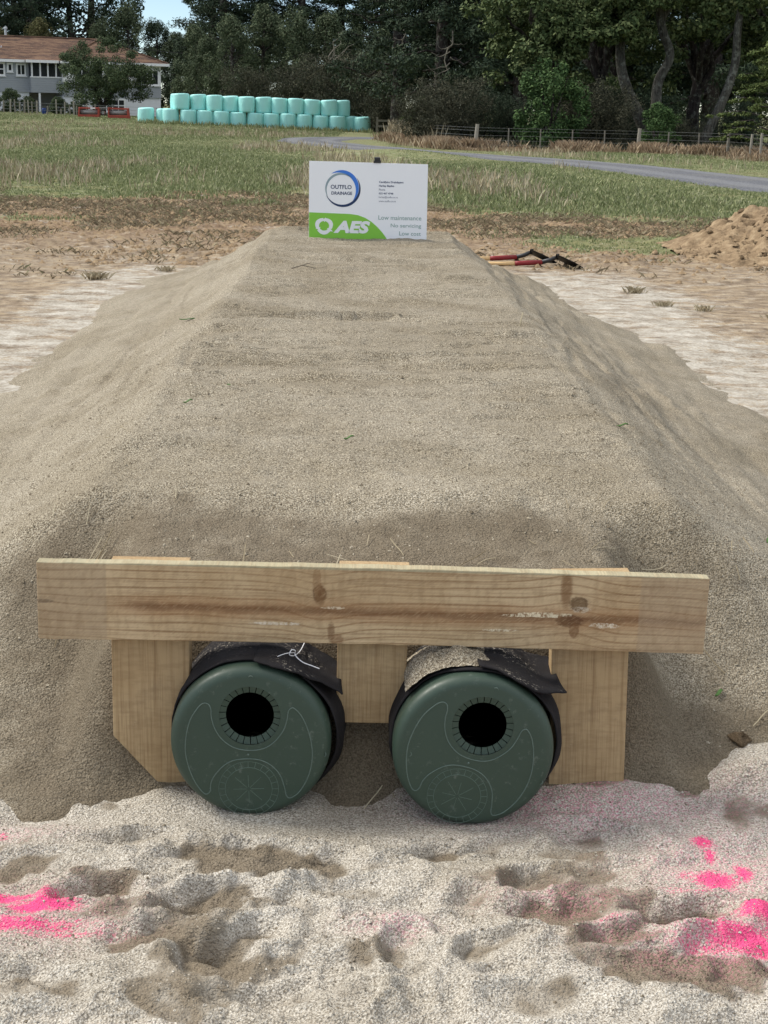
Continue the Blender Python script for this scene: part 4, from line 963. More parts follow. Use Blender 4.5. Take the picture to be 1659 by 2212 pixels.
ORD = ['first', 'second', 'third', 'fourth', 'fifth', 'sixth', 'seventh', 'eighth', 'ninth', 'tenth', 'eleventh', 'twelfth', 'thirteenth', 'fourteenth', 'fifteenth']
bot = [(-13.45, 100.6), (-12.30, 100.7), (-11.80, 100.0), (-10.70, 99.9), (-9.62, 99.9), (-8.60, 99.9), (-7.55, 99.9), (-6.46, 99.9), (-5.45, 99.9), (-4.40, 99.9), (-3.36, 99.9), (-2.33, 99.9), (-1.28, 99.8), (-.50, 100.8), (.30, 100.2)]
topb = [(-11.17, 100.1), (-10.10, 100.5), (-9.06, 100.1), (-8.07, 100.4), (-7.03, 100.0), (-5.98, 100.3), (-4.94, 100.2), (-3.92, 100.1), (-2.89, 100.1), (-1.82, 100.1), (-1.02, 100.7)]
rg = random.Random(3); k = 0
def bale(x, y, z, label, k):
    o = link('wrapped_bale', BM_[k % 4], None, (x, y, z)); o.rotation_euler = (rg.uniform(-.015, .015), rg.uniform(-.015, .015), rg.uniform(0, 6.28)); s_ = rg.uniform(.985, 1.015); o.scale = (s_, s_, rg.uniform(.985, 1.015)); tag(o, label, 'hay bale', 'aqua wrapped bales by the drive')
for i, (x, y) in enumerate(bot): bale(x, y, float(terrain(x, 100)) - .03, f'{ORD[i]} aqua wrapped bale of the bottom row, counted from the house end', i)
for i, (x, y) in enumerate(topb): bale(x, y, float(terrain(x, 100)) + .93, f'{ORD[i]} aqua wrapped bale of the top row, counted from the house end', i + 2)
bale(-11.42, 100.95, float(terrain(-11.4, 101)) + .93, 'aqua wrapped bale peeping out behind the first bale of the top row', 3)

# ================================================================== house
def board_mat():
    n = N('grey_weatherboard'); z = n.xyz()[2]; f = n.math('FRACT', n.math('DIVIDE', z, .18)); c = n.mix(n.noise(3, 4), (0.31, 0.335, 0.38), (0.37, 0.395, 0.44))
    c = n.mix(n.math('MULTIPLY', n.sm(f, .10, .0), .5), c, (.10, .11, .13)); return n.done(c, .6, n.bump(f, .03, .8), .3)
M['boards'] = board_mat(); M['plaster'] = plain('white_plaster', (0.68, 0.70, 0.74), .8, .08, 3); M['trim'] = plain('white_trim_paint', (0.76, 0.77, 0.79), .5, .05)
n = N('dark_window_glass'); M['glass'] = n.done(n.mix(n.noise(1.2, 2), (.012, .014, .017), (.04, .045, .05)), .08, None, .6)
def tile_mat():
    n = N('weathered_red_roof_tiles'); P = n.xyz(); f = n.math('FRACT', n.math('DIVIDE', P[2], .15)); b_ = n.noise(1.3, 6, .75, n.obj((.5, .5, 5))); lch = n.noise(9, 5, .7)
    c = n.ramp(b_, [(.36, (.055, .040, .035)), (.48, (.115, .068, .051)), (.6, (.205, .128, .083))]); c = n.mix(n.math('MULTIPLY', n.sm(lch, .55, .7), .5), c, (.37, .30, .19))
    c = n.mix(n.math('MULTIPLY', n.sm(f, .22, .0), .55), c, (.06, .03, .022)); return n.done(c, .9, n.bump(f, .06, .7), .15)
M['tiles'] = tile_mat(); M['flue'] = plain('galvanised_flue', (.5, .51, .52), .4, .2, 6, .5, .6); M['dim'] = plain('shaded_porch_wall', (.30, .285, .27), .85)
HZ = -.25
hs = tag(empty('house', (-17.75, 140.0, 0), R(25)), 'two-storey grey weatherboard house with rusty tiled roof behind the field', 'house')
def hb(name, mat, x0, x1, y0, y1, z0, z1, parent=None, bevel=0): b = MB(); b.box(x0, x1, y0, y1, z0, z1); return b.build(name, mat, parent or hs, bevel=bevel)
hb('wall', M['plaster'], -20, -11.25, .1, 9, HZ - .4, 1.95)['label'] = 'white plaster lower wall'
hb('wall', M['boards'], -20, -11.25, 0, 9.1, 1.95, 4.55)['label'] = 'grey weatherboard upper wall'
hb('wall', M['dim'], -11.25, -8.6, 1.6, 9, HZ - .4, 1.95)
hb('wall', M['boards'], -11.25, -8.0, -.75, 9.1, 1.953, 3.22)['label'] = 'grey weatherboard front of the sunroom'
hb('wall', M['boards'], -11.2, -8.05, .6, 9.05, 3.22, 4.5)
hb('wall', M['plaster'], -8.6, 0, -1.1, 9, HZ - .4, 1.70)
hb('wall', M['boards'], -8.6, .02, -1.2, 9.1, 1.70, 2.72)
hb('wall', M['trim'], -8.6, .015, -1.19, 9.09, 2.72, 4.55)['label'] = 'white upper wall of the right wing'
for x in (-11.2, -10.5, -9.85, -9.15, -8.45): hb('mullion', M['trim'], x, x + .12, -.76, -.62, 3.22, 4.45)
hb('sunroom_sill', M['trim'], -11.3, -8.0, -.80, -.60, 3.18, 3.27)
for x in (-11.08, -10.38, -9.73, -9.03): hb('pane', M['glass'], x + .0, x + .53, -.70, -.68, 3.27, 4.42)
hb('porch_post', M['trim'], -10.62, -10.47, -.70, -.55, HZ - .3, 1.95)
def window(x0, x1, y, z0, z1, lights=1, rows=1):
    w_ = hb('window', M['trim'], x0 - .10, x1 + .10, y - .06, y + .02, z0 - .10, z1 + .10)
    d = (x1 - x0) / lights; e = (z1 - z0) / rows
    for i in range(lights):
        for j in range(rows): hb('pane', M['glass'], x0 + d*i + .045, x0 + d*(i+1) - .045, y - .075, y - .065, z0 + e*j + .04, z0 + e*(j+1) - .04, w_)
    hb('sill', M['trim'], x0 - .16, x1 + .16, y - .14, y - .065, z0 - .16, z0 - .10, w_)
window(-13.85, -13.35, 0, 3.35, 4.25, 1, 2); window(-12.98, -12.68, 0, 3.68, 4.22); window(-12.22, -11.58, 0, 3.38, 4.2, 2); window(-16.2, -15.0, 0, 3.3, 4.25, 3); window(-18.6, -17.4, 0, 3.3, 4.25, 3)
window(-2.25, -.25, -1.2, 2.85, 4.02, 4); window(-7.6, -5.2, -1.2, 2.85, 4.02, 4); window(-4.6, -2.9, -1.2, 2.85, 4.02, 3)
window(-4.9, -3.3, -1.1, .55, 1.50, 3, 2); window(-7.2, -6.5, -1.1, .45, 1.45, 1, 2)
b = MB(); b.box(-6.1, -5.3, -1.14, -1.08, HZ - .2, 1.5); dd = b.build('door', M['glass'], hs)
def hip(name, x0, x1, y0, y1, ze, zr, ra, rb, along):
    b = MB(); E = [(x0, y0, ze), (x1, y0, ze), (x1, y1, ze), (x0, y1, ze)]; b.add(E + [ra + (zr,), rb + (zr,)], [(0, 1, 5, 4), (1, 2, 5), (2, 3, 4, 5), (3, 0, 4)] if along == 'x' else [(0, 1, 4), (1, 2, 5, 4), (2, 3, 5), (3, 0, 4, 5)])
    b.add([(x, y, z - .06) for x, y, z in E], [(3, 2, 1, 0)]); return b.build(name, M['tiles'], hs)
r1 = hip('roof', -20.5, .5, -.55, 9.6, 4.58, 6.62, (-15.5, 4.5), (-4.55, 4.5), 'x'); r2_ = hip('roof', -8.9, .55, -1.75, 9.5, 4.575, 6.58, (-4.2, 3.1), (-4.2, 4.6), 'y')
hip('roof', -11.7, -7.5, -1.2, 3, 4.572, 5.2, (-9.6, .9), (-9.6, 1.0), 'y')
hb('fascia', M['trim'], -20.55, -11.7, -.62, -.55, 4.38, 4.60); hb('fascia', M['trim'], -8.95, .62, -1.82, -1.75, 4.38, 4.60); hb('fascia', M['trim'], .56, .63, -1.75, 9.6, 4.38, 4.60); hb('fascia', M['trim'], -11.75, -8.95, -1.27, -1.2, 4.38, 4.60)
hb('soffit', M['trim'], -20.5, .55, -.5, 9.5, 4.505, 4.515); hb('soffit', M['trim'], -8.9, .55, -1.74, -.5, 4.505, 4.515)
b = MB()
for A, B in [((-15.5, 4.5, 6.64), (-4.2, 4.5, 6.64)), ((-4.2, 3.1, 6.60), (.55, -1.75, 4.60)), ((-4.2, 3.1, 6.6), (-8.9, -1.75, 4.6)), ((-4.55, 4.5, 6.64), (.5, -.55, 4.60)), ((-4.2, 3.1, 6.6), (-4.2, 4.6, 6.6))]: b.tube([A, B], .09, 6)
b.build('ridge_capping', M['tiles'], r1)
b = MB(); b.lathe([(.11, 5.9), (.11, 7.25), (.17, 7.25), (.17, 7.38), (.02, 7.45)], 14, 'z', (-11.9, 5.2, 0)); b.build('flue', M['flue'], r1, smooth=False)
b = MB(); b.tube([(-30.5 + 17.3, 2.0, 5.2), (-30.3 + 17.3, 2.0, 5.75)], .05, 8); b.build('vent_pipe', M['flue'], hs)
# service wire from the house to the trees
b = MB(); b.tube([(-21.5, 141, 6.2), (-17.5, 143, 5.75), (-14, 145, 5.55), (-9.5, 148, 5.7)], .022, 5); tag(b.build('overhead_wire', M['steel']), 'thin overhead wire running from the house roof into the trees', 'wire')

# ---- garden fence, barrel, implement
M['oldwood'] = plain('weathered_grey_timber', (.21, .19, .155), .85, .25, 12); M['palewood'] = plain('pale_bleached_timber', (.29, .265, .22), .85, .2, 12)
M['wire'] = plain('dull_fence_wire', (.30, .30, .29), .5, .2, 9, .4, .5)
gf = tag(empty('garden_fence', (-27, 122, 0)), 'post and wire garden fence with pale battens in front of the house', 'fence')
FP = [(-28.6, .9), (-27.95, .95), (-27.23, .92), (-26.73, 1.02), (-26.36, 1.02), (-26.0, .85), (-25.64, 1.0), (-25.32, 1.0), (-25.05, .92), (-24.69, .98), (-23.88, .62), (-23.18, 1.15), (-22.85, .45), (-22.56, .98), (-22.15, .72), (-21.85, 1.08), (-21.65, .72), (-20.9, .9), (-20.2, .9), (-16.2, .75), (-15.5, .8)]
for i, (x, h) in enumerate(FP):
    z0 = float(terrain(x, 122)); b = MB(); wd = .045 if i % 3 else .06; b.box(-wd, wd, -.04, .04, -.3, h); o = b.build('post', M['palewood'] if i % 2 else M['oldwood'], gf, loc=(x + 27, 0, z0)); o.rotation_euler = (0, R((i * 37 % 7 - 3) * .8), 0)
for zz_ in (.3, .55, .8): b = MB(); b.tube([(-2.2, -.05, zz_ + float(terrain(-29, 122))), (4, -.05, zz_ + float(terrain(-23, 122))), (11.5, -.05, zz_ + float(terrain(-15.5, 122)))], .012, 4); b.build('wire', M['wire'], gf)
b = MB(); b.lathe([(0, 0), (.16, 0), (.175, .05), (.165, .22), (.175, .24), (.165, .40), (.15, .44), (0, .44)], 20); tag(b.build('barrel', plain('blue_barrel_plastic', (.02, .05, .20), .5), None, True, loc=(-24.3, 122.8, float(terrain(-24.3, 123)))), 'small blue barrel by the garden fence in front of the porch', 'barrel')
M['rust_red'] = plain('faded_red_implement_paint', (.30, .060, .042), .7, .4, 4); M['greymetal'] = plain('bare_worn_metal', (.25, .24, .235), .6, .3, 5, .4, .4)
im = tag(empty('farm_roller', (-18.1, 113.0, float(terrain(-18.1, 113)) - .02)), 'faded red farm roller implement parked on the grass before the house', 'farm implement')
for s in (-1, 1):
    b = MB(); b.box(-1.80 if s < 0 else .42, -.42 if s < 0 else 1.80, -.12, .12, .64, .76); b.build('frame_beam', M['rust_red'], im, bevel=.02)
    b = MB(); b.box(-1.80 if s < 0 else .30, -.30 if s < 0 else 1.80, -.32, -.20, .06, .26); b.build('skirt', M['rust_red'], im, bevel=.02)
    b = MB(); b.lathe([(0, -.68), (.17, -.68), (.17, .68), (0, .68)], 20); o = b.build('roller', M['greymetal'], im, True, loc=(s * 1.08, 0, .42)); o.rotation_euler = (0, R(90), 0)
    b = MB(); b.box(-.05, .05, -.34, .34, .0, .74); o = b.build('end_plate', M['rust_red'], im, bevel=.02, loc=(s * 1.78, 0, 0)); o.rotation_euler = (0, R(-6 * s), 0)
    b = MB(); b.box(-.05, .05, -.30, .30, .05, .78); b.build('end_plate', M['rust_red'], im, bevel=.02, loc=(s * .36, 0, 0))
b = MB(); b.box(-.40, .40, -.06, .06, .70, .78); b.box(-.08, .08, -.5, .1, .3, .5); b.build('hitch', M['greymetal'], im, bevel=.01)
b = MB(); b.box(-.95, -.60, -.14, -.122, .66, .75); b.build('plate', M['trim'], im)

# ================================================================== foliage
def leafmat(name, stops, spec=.25):
    n = N(name); c = n.ramp(n.island(), stops); c = n.mix(n.math('MULTIPLY', n.sm(n.noise(.35, 3), .4, .65), .5), c, n.mix(1.0, c, (.62, .66, .7), 'MULTIPLY')); return n.done(c, .75, None, .1)
M['pine'] = leafmat('dark_pine_needles', [(0, (.018, .031, .020)), (.5, (.040, .060, .036)), (1, (.080, .105, .060))])
M['cypress'] = leafmat('grey_green_foliage', [(0, (.040, .060, .032)), (.5, (.082, .108, .058)), (1, (.150, .172, .098))])
M['broad'] = leafmat('mid_green_foliage', [(0, (.035, .055, .022)), (.55, (.085, .118, .045)), (1, (.18, .21, .09))])
M['bush'] = leafmat('fresh_green_foliage', [(0, (.028, .058, .02)), (.5, (.058, .105, .036)), (1, (.11, .17, .062))])
M['lime'] = leafmat('yellow_green_sprays', [(0, (.035, .055, .016)), (.5, (.080, .110, .032)), (1, (.155, .185, .065))])
M['scrub'] = leafmat('brown_scrub_twigs', [(0, (.026, .030, .020)), (.5, (.056, .059, .038)), (1, (.115, .108, .070))])
M['autumn'] = leafmat('yellowing_foliage', [(0, (.05, .055, .020)), (.5, (.10, .10, .04)), (1, (.17, .15, .07))])
M['housetree'] = leafmat('orchard_foliage', [(0, (.032, .052, .026)), (.5, (.066, .095, .046)), (1, (.125, .155, .075))])
def bark(name, a, b): n = N(name); P = n.obj((6, 6, 1.2)); f = n.noise(2.2, 5, .7, P); l_ = n.noise(5, 4, .7); c = n.ramp(f, [(.35, a), (.65, b)]); c = n.mix(n.math('MULTIPLY', n.sm(l_, .5, .66), .55), c, (.24, .25, .21)); return n.done(c, .9, n.bump(f, .04, .8), .15)
M['bark'] = bark('dark_pine_bark', (.022, .018, .017), (.070, .056, .052)); M['palebark'] = bark('lichen_grey_bark', (.025, .023, .020), (.115, .108, .090)); M['deadwood'] = plain('bleached_dead_twigs', (.21, .19, .155), .9, .3, 5)

def leaf_cloud(rs, C, Rr, per, size, up=.5, flat_=1.0, asp=.5):
    C = np.asarray(C, float); Rr = np.asarray(Rr, float); n_ = len(C) * per
    c = np.repeat(C, per, 0); r = np.repeat(Rr, per, 0)
    d = rs.normal(size=(n_, 3)); d /= np.linalg.norm(d, axis=1)[:, None]
    p = c + d * r * (rs.uniform(.25, 1.0, n_)**.6)[:, None]
    nr = d * .7 + rs.normal(size=(n_, 3)) * .55; nr[:, 2] += up; nr /= np.linalg.norm(nr, axis=1)[:, None]
    t = np.cross(nr, rs.normal(size=(n_, 3))); t /= np.linalg.norm(t, axis=1)[:, None]; b = np.cross(nr, t)
    L = (size * rs.uniform(.55, 1.35, n_))[:, None]; t = t * L * .5; b = b * L * .5 * asp
    V = np.stack([p - t, p + b - t * .15, p + t, p - b - t * .15], 1).reshape(-1, 3)
    return V, np.arange(n_ * 4).reshape(-1, 4)
def limb_path(rs, a, b, sag=0.0, n_=5, j=.05):
    a = np.array(a, float); b = np.array(b, float); L = np.linalg.norm(b - a); P = []
    for t in np.linspace(0, 1, n_): p = a + (b - a) * t + rs.normal(size=3) * L * j * math.sin(math.pi * t); p[2] += sag * L * math.sin(math.pi * t); P.append(tuple(p))
    return P
def make_tree(kind, seed):
    rs = np.random.RandomState(seed); t = MB(); C = []; Rr = []
    if kind == 'pine':        # tall, dark, ragged tiers; bare lower trunk, height 18
        H = 18; t.tube([(0, 0, -.4), (.08, .05, 3), (-.05, .1, 8), (.1, 0, 13), (0, 0, 17.5)], [.52, .42, .33, .2, .04], 12)
        for k in range(46):
            h = 2.9 + 14.6 * (k / 45)**1.05; L = (4.1 * (1 - (h / 19.5))**.75 + .5) * rs.uniform(.7, 1.15); a = k * 2.4 + rs.uniform(-.4, .4)
            e = (L * math.cos(a), L * math.sin(a), h + rs.uniform(-.7, .5)); t.tube(limb_path(rs, (0, 0, h), e, -.05), [.10, .08, .06, .045, .02], 6, False)
            for q in (.4, .62, .82, 1.0):
                C.append((e[0]*q + rs.normal()*.25, e[1]*q + rs.normal()*.25, h + (e[2]-h)*q - .1 + rs.normal()*.15)); s = rs.uniform(.55, 1.0); Rr.append((s*1.05, s*1.05, s*.62))
        V, Q = leaf_cloud(rs, C, Rr, 190, .25, .4, asp=.34); mat = 'pine'; bk = 'bark'
    elif kind == 'cypress':   # dense grey-green, foliage to the ground, height 8
        t.tube([(0, 0, -.3), (.1, 0, 2), (0, .1, 5), (0, 0, 7.6)], [.26, .20, .12, .03], 10)
        for k in range(80):
            h = .3 + 7.4 * rs.rand()**.95; L = 2.6 * math.sin(math.pi * min(1, (h + 1.3) / 9.4))**.8 * rs.uniform(.45, 1.08) * (1.1 - h/16); a = rs.uniform(0, 6.28)
            e = (L*math.cos(a), L*math.sin(a), h + .3 * rs.rand()); s = rs.uniform(.35, .72); C.append(e); Rr.append((s, s, s*1.15))
            if k % 3 == 0: t.tube(limb_path(rs, (0, 0, max(.4, h - .8)), e), [.06, .045, .03, .02, .01], 5, False)
        V, Q = leaf_cloud(rs, C, Rr, 260, .17, .45, asp=.42); mat = 'cypress'; bk = 'bark'
    elif kind == 'broad':     # spreading broadleaf, height 11
        t.tube([(0, 0, -.3), (.15, 0, 1.6), (0, .1, 3.2)], [.34, .27, .22], 12)
        for k in range(9):
            a = k * 2.4 + rs.uniform(-.3, .3); L = rs.uniform(1.6, 3.4); h = rs.uniform(4.6, 10.2); e = (L*math.cos(a), L*math.sin(a), h); t.tube(limb_path(rs, (0, .1, 2.4 + .1*k), e, .08, 6), [.17, .14, .11, .08, .05, .03], 7, False)
            for q in range(11):
                C.append((e[0] + rs.normal()*.95, e[1] + rs.normal()*.95, e[2] + rs.normal()*.85)); s = rs.uniform(.38, .78); Rr.append((s, s, s*.7))
        for k in range(26):
            a = rs.uniform(0, 6.28); L = rs.uniform(1.8, 3.5); C.append((L*math.cos(a), L*math.sin(a), rs.uniform(2.6, 5.5))); s = rs.uniform(.3, .65); Rr.append((s, s, s*.65))
        V, Q = leaf_cloud(rs, C, Rr, 150, .20, .5, asp=.55); mat = 'broad'; bk = 'bark'
    elif kind == 'orchard':   # round, low spreading crown, height 6.2
        t.tube([(0, 0, -.3), (.05, 0, .8)], [.30, .22], 12)
        for k in range(10):
            a = k * 2.4 + rs.uniform(-.3, .3); L = rs.uniform(1.2, 3.3); h = rs.uniform(2.2, 5.2) - L * .1; e = (L*math.cos(a), L*math.sin(a), h); t.tube(limb_path(rs, (.05, 0, .6), e, .12, 6), [.15, .12, .09, .07, .04, .02], 7, False)
            for q in range(9): C.append((e[0] + rs.normal()*.6, e[1] + rs.normal()*.6, e[2] + rs.normal()*.55)); s = rs.uniform(.45, .85); Rr.append((s, s, s*.75))
        for k in range(48):
            a = rs.uniform(0, 6.28); z = rs.rand(); L = 3.75 * math.sqrt(max(.02, 1 - (z*1.9 - .55)**2 / 1.9)) * rs.uniform(.75, 1.0); C.append((L*math.cos(a), L*math.sin(a), 1.15 + z*4.7)); s = rs.uniform(.38, .70); Rr.append((s, s, s*.8))
        V, Q = leaf_cloud(rs, C, Rr, 280, .15, .4, asp=.5); mat = 'housetree'; bk = 'bark'
    elif kind == 'bush':      # dense upright bush, unit height about 2.6
        for k in range(7): a = k*.9; t.tube([(0, 0, -.1), (.2*math.cos(a), .2*math.sin(a), 1), (.5*math.cos(a), .5*math.sin(a), 2)], [.04, .03, .012], 6, False)
        for k in range(75):
            h = .15 + 2.3 * rs.rand(); L = .95 * math.sin(math.pi * min(1, (h + .55) / 3.3))**.9 * rs.uniform(.35, 1.05); a = rs.uniform(0, 6.28); C.append((L*math.cos(a), L*math.sin(a), h)); s = rs.uniform(.14, .32); Rr.append((s, s, s*1.25))
        V, Q = leaf_cloud(rs, C, Rr, 200, .095, .4, asp=.5); mat = 'bush'; bk = 'bark'
    elif kind == 'scrub':     # tangled thin twigs with few leaves, height 2.4, spread 3
        for k in range(150):
            a = rs.uniform(0, 6.28); L = rs.uniform(.3, 1.6); h = rs.uniform(.5, 2.5); P = limb_path(rs, (rs.normal()*.35, rs.normal()*.35, 0), (L*math.cos(a), L*math.sin(a), h), .12, 5, .09); t.tube(P, [.022, .017, .013, .009, .004], 4, False)
            C.append(P[-1]); s = rs.uniform(.2, .4); Rr.append((s, s, s*.8))
            if k % 2: C.append(P[3]); Rr.append((s, s, s))
        V, Q = leaf_cloud(rs, C, Rr, 60, .10, .3, asp=.25); mat = 'scrub'; bk = 'scrub'
    elif kind == 'spray':     # layered drooping sprays, height 3.2
        t.tube([(0, 0, -.2), (.1, 0, 1.2), (0, .1, 3.2)], [.11, .08, .03], 8)
        for k in range(34):
            h = .35 + 3.0 * (k/33); L = (1.9 - .35*h) * rs.uniform(.7, 1.15); a = k*2.4; e = (L*math.cos(a), L*math.sin(a), h + .25); t.tube(limb_path(rs, (0, 0, h), e, .08), [.03, .025, .018, .012, .006], 5, False)
            for q in np.linspace(.3, 1.1, 7): C.append((e[0]*q + rs.normal()*.09, e[1]*q + rs.normal()*.09, h + .25*q + .12*math.sin(math.pi*q) - .08*q*q)); s = rs.uniform(.13, .24); Rr.append((s, s, s*.35))
        V, Q = leaf_cloud(rs, C, Rr, 60, .10, .9, asp=.4); mat = 'lime'; bk = 'bark'
    me = bpy.data.meshes.new('trunk'); me.from_pydata(t.v, [], t.f); me.materials.append(M[bk]); me.polygons.foreach_set('use_smooth', [True]*len(me.polygons)); me.update()
    return me, np_mesh('crown', V, Q, M[mat])
CACHE = {}
def plant(name, kind, var, x, y, s, label, cat='tree', group=None, rot=0.0, sz=None, mat=None, z=None, trunk='trunk', crown='crown'):
    if (kind, var) not in CACHE: CACHE[(kind, var)] = make_tree(kind, 100 + var * 17 + len(kind))
    tm, cm = CACHE[(kind, var)]
    r = tag(empty(name, (x, y, float(terrain(x, y)) if z is None else z), rot), label, cat, group); r.scale = (s, s, sz or s)
    a = link(trunk, tm, r); b = link(crown, cm, r)
    if mat:
        b.material_slots[0].link = 'OBJECT'; b.material_slots[0].material = M[mat]
    return r
rg = random.Random(21)
G1 = 'dark trees behind the house'
for i, (x, y, s, l_) in enumerate([(-47, 172, 1.0, 'dark tree behind the house beyond the left picture edge'), (-42, 170, 1.08, 'tall dark tree behind the left end of the house roof'), (-37, 173, 1.12, 'tall dark tree behind the roof flue'), (-34.6, 170, 1.1, 'tall dark tree behind the middle of the house roof'), ]):
    plant('pine_tree', 'pine', i % 3, x, y, s, l_, group=G1, rot=i * 1.3)
for i, (x, y, s, l_) in enumerate([(-24.2, 168, 1.32, 'shorter bushy tree below the left part of the sky gap'), (-21.6, 172, 1.20, 'shorter bushy tree below the middle of the sky gap'), (-19.4, 170, 1.02, 'low bushy tree below the right part of the sky gap'), (-26.6, 166, 1.1, 'low bushy tree behind the right end of the house roof'), (-17.2, 160, .95, 'low bushy tree right of the house corner'), (-15.2, 150, .8, 'low bushy tree between the house corner and the bales')]):
    plant('bushy_tree', 'cypress', i % 3, x, y, s, l_, group=G1, rot=i * 2.1, mat='pine' if i in (1, 4) else None)
plant('dense_tree', 'cypress', 0, -31.6, 176, 2.3, 'tall dense dark tree just left of the sky gap', mat='pine', rot=1.0); plant('dense_tree', 'cypress', 2, -30.2, 181, 2.65, 'tallest dense dark tree at the left edge of the sky gap', mat='pine', rot=4.0); plant('dense_tree', 'cypress', 1, -40.5, 178, 2.3, 'tall dense dark tree behind the left half of the roof', mat='pine', rot=2.0)
plant('yellowing_tree', 'cypress', 1, -31.3, 158, 1.08, 'yellowing round tree behind the house roof near the flue', mat='autumn', rot=.5)
plant('yellowing_tree', 'cypress', 2, -35.8, 160, .95, 'yellowing tree at the left picture edge above the roof', mat='autumn', rot=2.5)
for i, (x, y, s) in enumerate([(-14.0, 154, 1.08), (-12.6, 150, 1.15), (-9, 153, 1.1), (-5.4, 150, 1.2), (-1.6, 152, 1.12), (2.2, 148, 1.15), (6.0, 150, 1.1), (10, 146, 1.1), (14, 142, 1.12), (19, 140, 1.1), (24, 138, 1.15), (30, 135, 1.1), (36, 130, 1.1)]):
    plant('pine_tree', 'pine', i % 3, x, y, s, 'tall dark pine in the solid wood behind the bales and the fence', group='dark pines of the far wood', rot=i * 1.9)
MID = [(-11.6, 124, .78, 'grey green tree nearest the house behind the bale stack'), (-9.6, 122, .98, 'taller grey green tree behind the left half of the bale stack'), (-7.3, 124, 1.08, 'peaked grey green tree behind the left middle of the bales'), (-4.9, 122, 1.02, 'grey green tree behind the middle of the bales'), (-2.6, 123, 1.05, 'grey green tree behind the right middle of the bales'), (-.4, 121, .92, 'grey green tree behind the right end of the top bale row'), (1.6, 119, .86, 'grey green tree just right of the bale stack'), (-12.9, 128, .9, 'grey green tree in the gap between house and bales')]
for i, (x, y, s, l_) in enumerate(MID): plant('grey_green_tree', 'cypress', i % 3, x, y, s, l_, group='grey green trees behind the bales', rot=i * 1.1)
for i, (x, y, s, l_) in enumerate([(-1.7, 106, 1.7, 'brown leafless scrub behind the right end of the bales'), (.6, 104, 1.55, 'pale twiggy scrub at the right end of the bale stack'), (2.0, 100, 1.3, 'twiggy scrub between the bales and the dark pines'), (-4.2, 109, 1.5, 'brown twiggy scrub above the middle of the top bale row'), (-7.4, 110, 1.3, 'brown twiggy scrub above the left of the top bale row')]): plant('bare_scrub', 'scrub', i % 2, x, y, s, l_, 'shrub', 'twiggy scrub behind the bales', rot=i, sz=s * 1.15, trunk='twigs', crown='foliage')
for i, (x, y, s, l_) in enumerate([(2.3, 92, .95, 'dark pine right of the bales with low dense boughs'), (4.6, 86, .98, 'dark pine above the brown scrub with bare grey lower branches'), (6.6, 90, 1.0, 'dark pine with a bare trunk left of the conical bush'), (8.6, 84, .95, 'dark pine directly behind the conical bush'), (10.8, 88, 1.0, 'dark pine right of the conical bush'), (13.2, 84, .95, 'dark pine behind the pale forked trunk'), (15.8, 88, 1.0, 'dark pine between the forked trunk and the leaning trunk'), (18.4, 82, .95, 'dark pine behind the leaning pale trunk'), (21.2, 86, 1.0, 'dark pine at the right picture edge'), (24.5, 84, 1.0, 'dark pine beyond the right picture edge'), (28.5, 86, 1.0, 'far right dark pine beyond the picture edge')]): plant('pine_tree', 'pine', (i + 1) % 3, x, y, s, l_, group='dark pines behind the wire fence', rot=i * 2.3)
for i, (x, y, s, l_) in enumerate([(5.9, 104, 1.0, 0), (9.5, 106, 1.0, 0), (13.5, 103, 1.0, 0), (17.5, 105, 1.0, 0), (21.5, 102, 1.0, 0), (26, 104, 1.0, 0)]): plant('understory_tree', 'cypress', i % 3, x, y, s, 'shadowy understory tree deep inside the wood', group='understory trees in the wood', rot=i, mat='pine')
for i, (x, y, s, l_) in enumerate([(8.4, 68, .98, 'mid green broadleaf tree above the conical bush'), (10.4, 67, 1.0, 'mid green broadleaf tree left of the pale forked trunk'), (14.6, 68, 1.0, 'mid green broadleaf tree right of the pale forked trunk'), (17.6, 66, 1.0, 'mid green broadleaf tree at the right picture edge'), (21, 68, 1.0, 'mid green broadleaf tree beyond the right picture edge')]): plant('broadleaf_tree', 'broad', i % 2, x, y, s, l_, group='broadleaf trees behind the wire fence', rot=i * 1.7)
# two pale-barked trees with bent bare stems
def stem_tree(name, x, y, stems, crown_pts, seed, label, rad=(.5, .9)):
    rs = np.random.RandomState(seed); r = tag(empty(name, (x, y, float(terrain(x, y)))), label, 'tree'); t = MB()
    for P, rr_ in stems: Q_ = spline(np.array(P, float), 5); t.tube([tuple(p) for p in Q_], list(np.interp(np.linspace(0, 1, len(Q_)), np.linspace(0, 1, len(rr_)), rr_)), 12)
    t.build('trunk', M['palebark'], r, smooth=True); C = []; Rr = []
    for (cx, cy, cz, rx, rz, k) in crown_pts:
        for q in range(k): d = rs.normal(size=3); d /= np.linalg.norm(d); C.append((cx + d[0]*rx*rs.uniform(.5, 1), cy + d[1]*rx*rs.uniform(.5, 1), cz + d[2]*rz*rs.uniform(.5, 1))); s = rs.uniform(*rad) * .55; Rr.append((s, s, s*.7))
    V, Q = leaf_cloud(rs, C, Rr, 150, .18, .5, asp=.55); link('crown', np_mesh('crown', V, Q, M['broad']), r)
